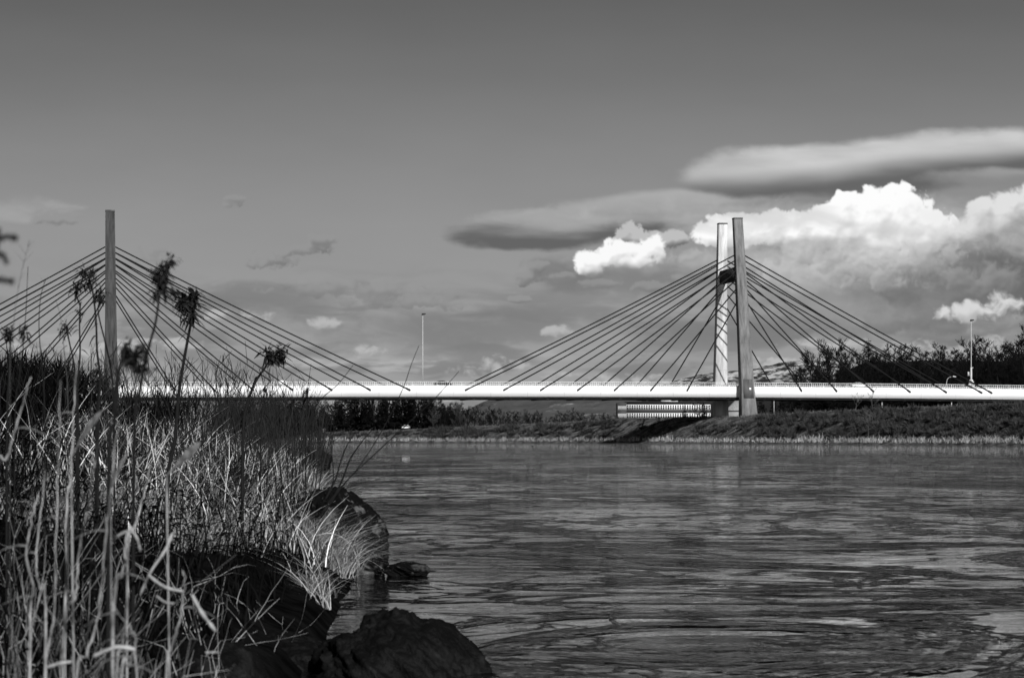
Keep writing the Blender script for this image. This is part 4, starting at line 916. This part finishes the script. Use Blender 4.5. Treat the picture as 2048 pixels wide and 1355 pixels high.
def curve_pts(pts, n=14):
    """smooth curve through picture points given with their distance"""
    P = [np.array(px(*p)) for p in pts]; out = []
    P = [P[0] * 2 - P[1]] + P + [P[-1] * 2 - P[-2]]
    for i in range(1, len(P) - 2):
        for k in range(n // (len(P) - 3) + 1):
            t = k / (n // (len(P) - 3) + 1); a, b, c, d = P[i - 1:i + 3]
            out.append(.5 * (2 * b + (c - a) * t + (2 * a - 5 * b + 4 * c - d) * t ** 2 + (3 * b - a - 3 * c + d) * t ** 3))
    out.append(P[-2]); return out
def to_ground(pts):
    """carry the foot of a stalk down into the soil of the bank"""
    p = np.array(px(*pts[-1])); z = float(near_z(p[0], p[1])) - .05
    u, v, Y = pts[-1]; vb = HZ - (z - CH) * F / Y
    return pts + [(u + (u - pts[-2][0]) * .2, vb, Y)] if vb > v + 4 else pts
def build_stalks():
    r = np.random.default_rng(21)
    palem = mat('pale_dry_stalk', .25, .75, .55, 22, .3, 120, stretch=(1, 1, .5), island=.3); darkm = mat('dark_withered_stem', .012, .9); headm = mat('withered_flower', .016, .9, island=.7); leafm = mat('withered_leaf', .13, .8, .4, 60, trans=.2); twm = mat('grey_stem', .06, .9)  # dark stems and flower heads hold their silhouette against the sky as colour
    # pale stalks: (points from the top down, width in picture points, distance, label)
    ST = [([(75, 985), (60, 1060), (52, 1105), (66, 1180), (60, 1260)], 9, 5.2, 'thick pale stalk with a swollen joint near the left edge, lower half'),
          ([(92, 940), (80, 1040), (72, 1130), (80, 1175), (92, 1215)], 8, 5.4, 'pale stalk curving beside the swollen jointed one'),
          ([(120, 760), (118, 900), (112, 1060), (110, 1180), (104, 1260), (88, 1360)], 7, 5.0, 'long straight pale stalk running from the skyline to the bottom left'),
          ([(196, 880), (178, 1000), (164, 1060), (156, 1140), (150, 1195), (128, 1262)], 9, 5.3, 'pale stalk bending left, second long one from the left'),
          ([(236, 850), (218, 1000), (210, 1080), (203, 1170), (195, 1240), (172, 1310), (152, 1365)], 9, 4.8, 'longest pale stalk leaning right from the bottom edge to mid bank'),
          ([(254, 1062), (250, 1110), (243, 1150), (228, 1212)], 11, 5.0, 'short stout pale stalk standing under a bent leaf'),
          ([(222, 1205), (250, 1245), (272, 1272), (268, 1300), (272, 1362)], 7, 4.8, 'pale stalk zigzagging down to the bottom edge'),
          ([(252, 1235), (244, 1290), (233, 1362)], 8, 4.7, 'pale stalk standing just left of the zigzag one at bottom'),
          ([(270, 1300), (256, 1330), (244, 1362)], 10, 4.6, 'stout pale stalk stub leaning right under the broken stem'),
          ([(364, 1140), (369, 1165), (358, 1240), (345, 1290), (332, 1365)], 9, 5.0, 'lone pale stalk standing before the black shadow at the bottom'),
          ([(62, 750), (40, 830), (14, 915), (-10, 985)], 8, 5.2, 'pale stalk leaning right at the left edge of the picture'),
          ([(155, 700), (150, 760), (146, 860), (140, 960), (132, 1060)], 7, 5.8, 'pale upright stalk left of the tower foot'),
          ([(300, 930), (285, 1000), (268, 1060), (255, 1110)], 8, 5.5, 'mid bank pale stalk leaning right above the bent leaf')]
    for pts, w, Y, lab in ST:
        pts = to_ground([(u, v, Y) for u, v in pts]); t = thing('dry_stalk', lab, 'dry stalk', px(*pts[-1]), group='pale dry stalks on the near bank'); c = [p + r.normal(0, .0016, 3) for p in curve_pts(pts, 26)]; o = np.array(px(*pts[-1]))
        n = len(c); rad = [w * Y / F * .31 * (.35 + .8 * i / n) * (1 + (.5 if i % 6 == 2 else 0) + r.uniform(-.15, .15)) for i in range(n)]
        mb = MB(); mb.tube([p - o for p in c], rad, 7); mb.build('stem', palem, t, True)
        k = int(r.uniform(1, 4)); bs = np.array([c[int(r.uniform(1, n - 2))] - o for _ in range(k)]); a = r.uniform(0, 6.28, k); d = np.stack([np.cos(a) * .06, np.sin(a) * .04, np.full(k, .02)], 1)
        
        for j in range(k): v, f = blades(bs[j:j + 1], d[j:j + 1], d[j:j + 1] * .5 - [0, 0, .06], .0045, 4, wdir=np.array([[.3, 0, .95]])); mesh_np('leaf', v, f, leafm, t)
    # fallen and broken pieces, broad leaves
    BR = [([(186, 1312), (212, 1300), (238, 1293), (272, 1298)], 12, 4.7, 'thick bright broken stalk lying across at the bottom left'), ([(384, 1188), (404, 1225), (432, 1262)], 10, 5.0, 'bright broken stalk piece slanting down before the black shadow'),
          ([(296, 1148), (318, 1166), (338, 1176), (368, 1182)], 8, 5.0, 'grey forked stalk piece lying at mid bottom'), ([(345, 1065), (330, 1100), (300, 1145), (280, 1190)], 7, 5.2, 'grey leaning stalk piece above the forked one'),
          ([(92, 1334), (118, 1326), (144, 1322)], 9, 4.7, 'short pale stalk piece lying at bottom left corner'), ([(232, 1073), (250, 1063), (264, 1062), (275, 1078), (281, 1102)], 6, 4.9, 'pale leaf bent over like a hook at mid left'),
          ([(410, 1304), (438, 1303)], 6, 5.2, 'tiny bright stalk scrap lying in the black shadow'), ([(312, 1190), (330, 1203), (350, 1206)], 5, 5.1, 'short pale scrap under the forked stalk piece')]
    for pts, w, Y, lab in BR:
        pts = [(u, v, Y) for u, v in pts]; o = np.array(px(*pts[0])); c = curve_pts(pts, 10); n = len(c); t = thing('broken_stalk', lab, 'broken stalk', o, group='broken stalk pieces on the near bank')
        mb = MB(); mb.tube([p - o for p in c], [w * Y / F * .40 * (1 + r.uniform(-.25, .25)) * (.55 if i in (0, n - 1) else 1) for i in range(n)], 7); mb.build('stem', palem, t, True)
    LF = [([(400, 884), (378, 905), (345, 938)], 17, 5.5, 'broad pale dry leaf slanting up at mid bank'), ([(206, 818), (180, 850), (152, 896)], 13, 5.2, 'broad pale dry leaf slanting up left of the tower foot'), ([(255, 905), (238, 935), (225, 975)], 9, 5.2, 'narrow pale dry leaf left of the broad one')]
    for pts, w, Y, lab in LF:
        pts = [(u, v, Y) for u, v in pts]; o = np.array(px(*pts[0])); c = np.array(curve_pts(pts, 12)) - o; n = len(c); k = np.sin(np.linspace(.25, math.pi - .1, n)) * w * Y / F * .5
        d = c[-1] - c[0]; wd = np.array([-d[2], 0.3 * abs(d[0]), d[0]]); wd /= np.linalg.norm(wd); s = thing('dry_leaf', lab, 'dry leaf', o)
        v = np.stack([c + wd * k[:, None], c + np.array([0, -.004, 0]), c - wd * k[:, None]], 1).reshape(-1, 3); i = np.arange(n - 1)[:, None] * 3 + np.array([[0, 1]]); i = i.ravel()
        mesh_np('blade', v, np.stack([i, i + 1, i + 4, i + 3], 1), leafm, s, True)
        mb = MB(); mb.tube([c[-1], c[-1] + (c[-1] - c[-4]) * .8, np.array([c[-1][0], 0, -o[2] + float(near_z(o[0], Y))])], .0022, 5); mb.build('stalk', palem, s)
    # withered flower heads against the sky
    FL = [([(322, 560), (312, 640), (296, 700), (280, 780), (268, 900)], 7, 6.0, (327, 540), (34, 40), 150, 'blurred dark flower head on a leaning stem just right of the left tower', .9),
          ([(392, 600), (381, 650), (368, 720), (357, 790), (350, 880), (335, 960)], 8, 12., (388, 608), (34, 36), 190, 'sharp dark drooping flower head on a straight black stem right of the left tower', .0),
          ([(170, 540), (184, 575), (192, 640), (194, 700), (200, 760), (196, 860)], 5, 11., (175, 553), (24, 26), 110, 'dark ragged flower head close beside the left tower, upper of two', .0),
          ([(207, 590), (196, 620), (212, 690), (222, 740), (228, 830)], 4, 11., (200, 592), (18, 15), 60, 'small dark flower head touching the left tower below the ragged one', .0),
          ([(22, 660), (20, 700), (18, 760), (14, 860)], 5, 8.0, (26, 656), (24, 16), 90, 'dark flower head low at the left edge before the cables', .4),
          ([(132, 650), (140, 690), (150, 740), (156, 830)], 4, 12., (133, 656), (14, 14), 55, 'little dark flower head between the left edge and the tower', .0),
          ([(160, 606), (159, 650), (160, 710), (154, 800)], 4, 12., (161, 625), (8, 26), 60, 'narrow dark flower spike left of the tower', .0),
          ([(258, 705), (240, 730), (234, 770), (228, 850), (218, 940)], 9, 5.0, (262, 706), (38, 24), 130, 'large blurred drooping flower head before the foot of the left tower', 1.0),
          ([(548, 705), (530, 735), (510, 765), (494, 810), (486, 870)], 6, 15., (552, 704), (26, 16), 110, 'dark nodding flower head on a stem leaning right, rightmost of them', .5),
          ([(200, 745), (197, 790), (192, 860)], 4, 12., (196, 752), (20, 18), 80, 'low dark leafy flower head at the foot of the left tower', .0),
          ([(614, 776), (615, 800), (612, 850)], 3, 22., (615, 786), (11, 14), 60, 'tiny dark tuft on a stem standing before the white deck edge', .0),
          ([(528, 778), (527, 805), (522, 860)], 3, 20., (528, 782), (10, 16), 50, 'small dark tuft left of the tiny one before the white deck edge', .0)]
    for pts, w, Y, (hu, hv), (sx, sy), n, lab, droop in FL:
        pts = to_ground([(u, v, Y) for u, v in pts]); o = np.array(px(*pts[-1])); c = curve_pts(pts, 20); t = thing('withered_flower', lab, 'withered flower', o, group='withered flower heads on the near bank')
        mb = MB(); m_ = len(c); mb.tube([p - o for p in c], [w * Y / F * .5 * (.6 + .6 * i / m_) for i in range(m_)], 6); st = mb.build('stem', darkm, t, True)
        ctr = np.array(px(hu, hv, Y)) - o; k = Y / F; nl = 9 if n > 100 else 6
        lc = r.uniform(-1, 1, (nl, 3)) * [.85, .6, .8]; lc[:, 0] += droop * .25; lc[:, 2] -= np.abs(lc[:, 0]) * (.35 + .3 * droop); lc = lc * [sx * k, sx * k, sy * k]
        ls = r.uniform(.34, .62, nl) * sx * k; m2 = n * 3; w_ = r.integers(0, nl, m2); q = r.normal(0, 1, (m2, 3)); q /= np.linalg.norm(q, axis=1, keepdims=True)
        b = ctr + lc[w_] + q * (ls[w_] * r.uniform(0, 1, m2))[:, None]; out = (q + r.normal(0, .5, (m2, 3))) * (ls[w_] * r.uniform(.3, .9, m2))[:, None]
        v1 = blades(b, out, np.stack([r.normal(0, .3, m2), r.normal(0, .3, m2), -r.uniform(0, .9, m2)], 1) * ls[w_][:, None] * .6, ls[w_] * r.uniform(.2, .5, m2), 3, tip=.3)
        s0 = np.repeat((ctr - np.array([0, 0, sy * k * .8]))[None], nl, 0); v2 = blades(s0, lc + [0, 0, sy * k * .8], q[:nl] * .006, .0018 * Y / 6, 4, tip=.6)
        v, f = join([v1, v2]); mesh_np('flower_head', v, f, headm, t)
        k2 = 7; bs = np.array([c[int(r.uniform(2, m_ * .75))] - o for _ in range(k2)]); a = r.uniform(0, 6.28, k2); ln = r.uniform(.015, .04, k2)[:, None] * Y / 6
        d = np.stack([np.cos(a), np.sin(a), np.full(k2, .2)], 1) * ln; 
        for j in range(k2): v, f = blades(bs[j:j + 1], d[j:j + 1], d[j:j + 1] * .2 - [0, 0, 1] * ln[j:j + 1] * 1.1, .006 * Y / 6, 4); mesh_np('withered_leaf', v, f, headm, t)
    # thin single stems
    TH = [([(56, 533), (52, 620), (46, 690), (38, 760), (30, 840)], 3.2, 9., 'straight thin dark stem standing at far left against the cables'), ([(91, 558), (82, 590), (78, 640), (80, 690), (86, 760), (90, 850)], 3, 10., 'thin kinked dark twig left of the tower'),
          ([(60, 480), (44, 540), (30, 620), (24, 700), (20, 800)], 1.6, 6.0, 'faint blurred grass stem with fine panicle at far left'), ([(112, 600), (122, 640), (130, 720), (136, 820)], 2, 9.0, 'faint straight grass stem between the dark ones'),
          ([(838, 690), (822, 730), (806, 776), (770, 850), (720, 930), (672, 985), (640, 1030)], 3, 13, 'bent stem rising over the water before the white deck, left of two'), ([(918, 742), (895, 768), (866, 800), (812, 850), (752, 905), (690, 965), (645, 1030)], 3, 13, 'bent stem rising over the water before the white deck, right of two'),
          ([(706, 730), (676, 768), (640, 800), (620, 840), (600, 900)], 3, 13.0, 'thin stem crossing the lowest cables right of the left tower'), ([(745, 858), (722, 885), (700, 918), (684, 960), (660, 1010)], 5, 14, 'short dark stem arching right over the waterline'),
          ([(712, 862), (694, 890), (682, 920), (670, 960), (650, 1000)], 4.5, 14, 'short dark stem left of the arching one'), ([(660, 870), (664, 910), (666, 960), (650, 1000)], 3.5, 14, 'short dark stem leaning left at the end of the grass'),
          ([(716, 1165), (712, 1110), (690, 1078), (660, 1066), (632, 1070)], 3.0, 12.0, 'long pale grass blade arching over the big boulder')]
    for i, (pts, w, Y, lab) in enumerate(TH):
        o_pts = [(u, v, Y) for u, v in pts]; 
        if Y < 12: o_pts = to_ground(o_pts)
        o = np.array(px(*o_pts[-1])); c = curve_pts(o_pts, 18); m_ = len(c); t = thing('thin_stem', lab, 'plant stem', o, group='single thin stems on the near bank')
        mb = MB(); mb.tube([p - o for p in c], [w * Y / F * .5 * (.35 + .65 * j / m_) for j in range(m_)], 5); mb.build('stem', palem if 'pale' in lab else (twm if 'faint' in lab else darkm), t, True)
        if 'panicle' in lab or 'kinked' in lab:
            k = 9; bs = np.array([c[j % 6 + 1] - o for j in range(k)]); a = r.uniform(-1, 1, k); d = np.stack([a * .03, np.zeros(k), r.uniform(.01, .04, k)], 1); v, f = blades(bs, d, d * .2, .0012, 3); mesh_np('side_twig', v, f, twm, t)
    # very near sprig leaning in from the left edge
    Y = 2.6; o = np.array(px(-60, 640, Y)); t = thing('conifer_sprig', 'very blurred dark sprig with three drooping tips at the left edge', 'sprig', o)
    mb = MB(); c = curve_pts([(-4, 455, Y), (-12, 520, Y), (-24, 600, Y), (-60, 760, Y), (-90, 1000, Y)], 16); mb.tube([p - o for p in c], .0035, 6); mb.tube([p - o for p in curve_pts([(-90, 1000, Y), (-95, 1400, Y), (-98, 1800, Y)], 6)], .004, 6); st = mb.build('stem', darkm, t, True)
    for pu in ([(-10, 480), (14, 474), (36, 476)], [(-14, 512), (4, 508), (14, 528)], [(-20, 555), (6, 560), (28, 563)]):
        cc = curve_pts([(a, b, Y) for a, b in pu], 10); n = 90; idx = r.integers(0, len(cc) - 1, n); bs = np.array([cc[i] for i in idx]) - o; q = r.normal(0, 1, (n, 3)); q /= np.linalg.norm(q, axis=1, keepdims=True)
        v1 = blades(bs, q * .006, q * 0, .0022, 2); mbb = MB(); mbb.tube([p - o for p in cc], .0022, 5); v0 = np.concatenate(mbb.v); v, f = v1
        mb2 = MB(); mb2.add(v, f.tolist()); mb2.v.append(v0); 
        for qf in mbb.f: mb2.f.append([i + mb2.n for i in qf]); mb2.mi.append(0)
        mb2.n += len(v0); mb2.build('branch', darkm, t)
    # near generic stalks and leaves, out of focus
    r2 = np.random.default_rng(5); n = 230
    Y = r2.uniform(4.6, 8.5, n); u = r2.uniform(-30, 470, n); X = (u - 1024) * Y / F; ok = X < shore(Y) - .12; X, Y = X[ok], Y[ok]; n = len(X)
    z = near_z(X, Y); b = np.stack([X, Y, z - .05], 1); h = r2.uniform(.2, .55, n)[:, None] * np.interp((X / Y), [-.22, -.12], [1.1, .55])[:, None]; a = r2.normal(0, .28, (n, 2))
    top = np.concatenate([a * h + [.10, 0] * h, h], 1); bend = np.concatenate([r2.normal(0, .12, (n, 2)) * h, np.zeros((n, 1))], 1)
    v, f = blades(b, top, bend, r2.uniform(.002, .0065, n), 6, wdir=np.tile([[1., 0, 0]], (n, 1)), tip=.35)
    parts = [(v, f)]; p0, p1, ra, rb = [], [], [], []
    for _ in range(280):
        Yq = r2.uniform(4.8, 11); uq = r2.uniform(-40, 620); Xq = (uq - 1024) * Yq / F
        if Xq > shore(Yq) - .1: continue
        q = np.array([Xq, Yq, float(near_z(Xq, Yq)) - .03]); L_ = r2.uniform(.15, .6) * np.interp(Xq / Yq, [-.22, -.1], [1.15, .6]); d_ = np.array([r2.normal(0, .38), r2.normal(0, .25), 1.]); ns = 6; rad = r2.uniform(.0007, .0021)
        for i in range(ns):
            if r2.uniform() < .12: d_ = d_ + np.array([r2.normal(0, .7), r2.normal(0, .3), -r2.uniform(0, .6)])
            nq = q + d_ / np.linalg.norm(d_) * L_ / ns; p0.append(q); p1.append(nq); ra.append(rad * (1.1 - .8 * i / ns)); rb.append(rad * (1.1 - .8 * (i + 1) / ns))
            if r2.uniform() < .3: e_ = d_ + r2.normal(0, .8, 3); p0.append(nq); p1.append(nq + e_ / np.linalg.norm(e_) * L_ * r2.uniform(.06, .2)); ra.append(rad * .5); rb.append(rad * .2)
            q = nq; d_ = d_ + r2.normal(0, .12, 3)
    sv, sf = segs(np.array(p0), np.array(p1), np.array(ra), np.array(rb), 4)
    tag(mesh_np('stems', sv, sf, mat('fine_dry_stems', .24, .85, island=.9)), 'fine dry broken stems crossing each other at the lower left', 'stems', kind='stuff')
    tag(mesh_np('stalks', v, f, mat('grey_stalks', .075, .85, island=.95)), 'out of focus grey stalks crowding the lower left of the near bank', 'stalks', kind='stuff')
build_world(); camera()
build_bridge(); build_bridge_furniture()
build_land(); build_far_trees(); build_scrub(); build_far_things()
build_near_ground(); build_rocks(); build_grass(); build_stalks()
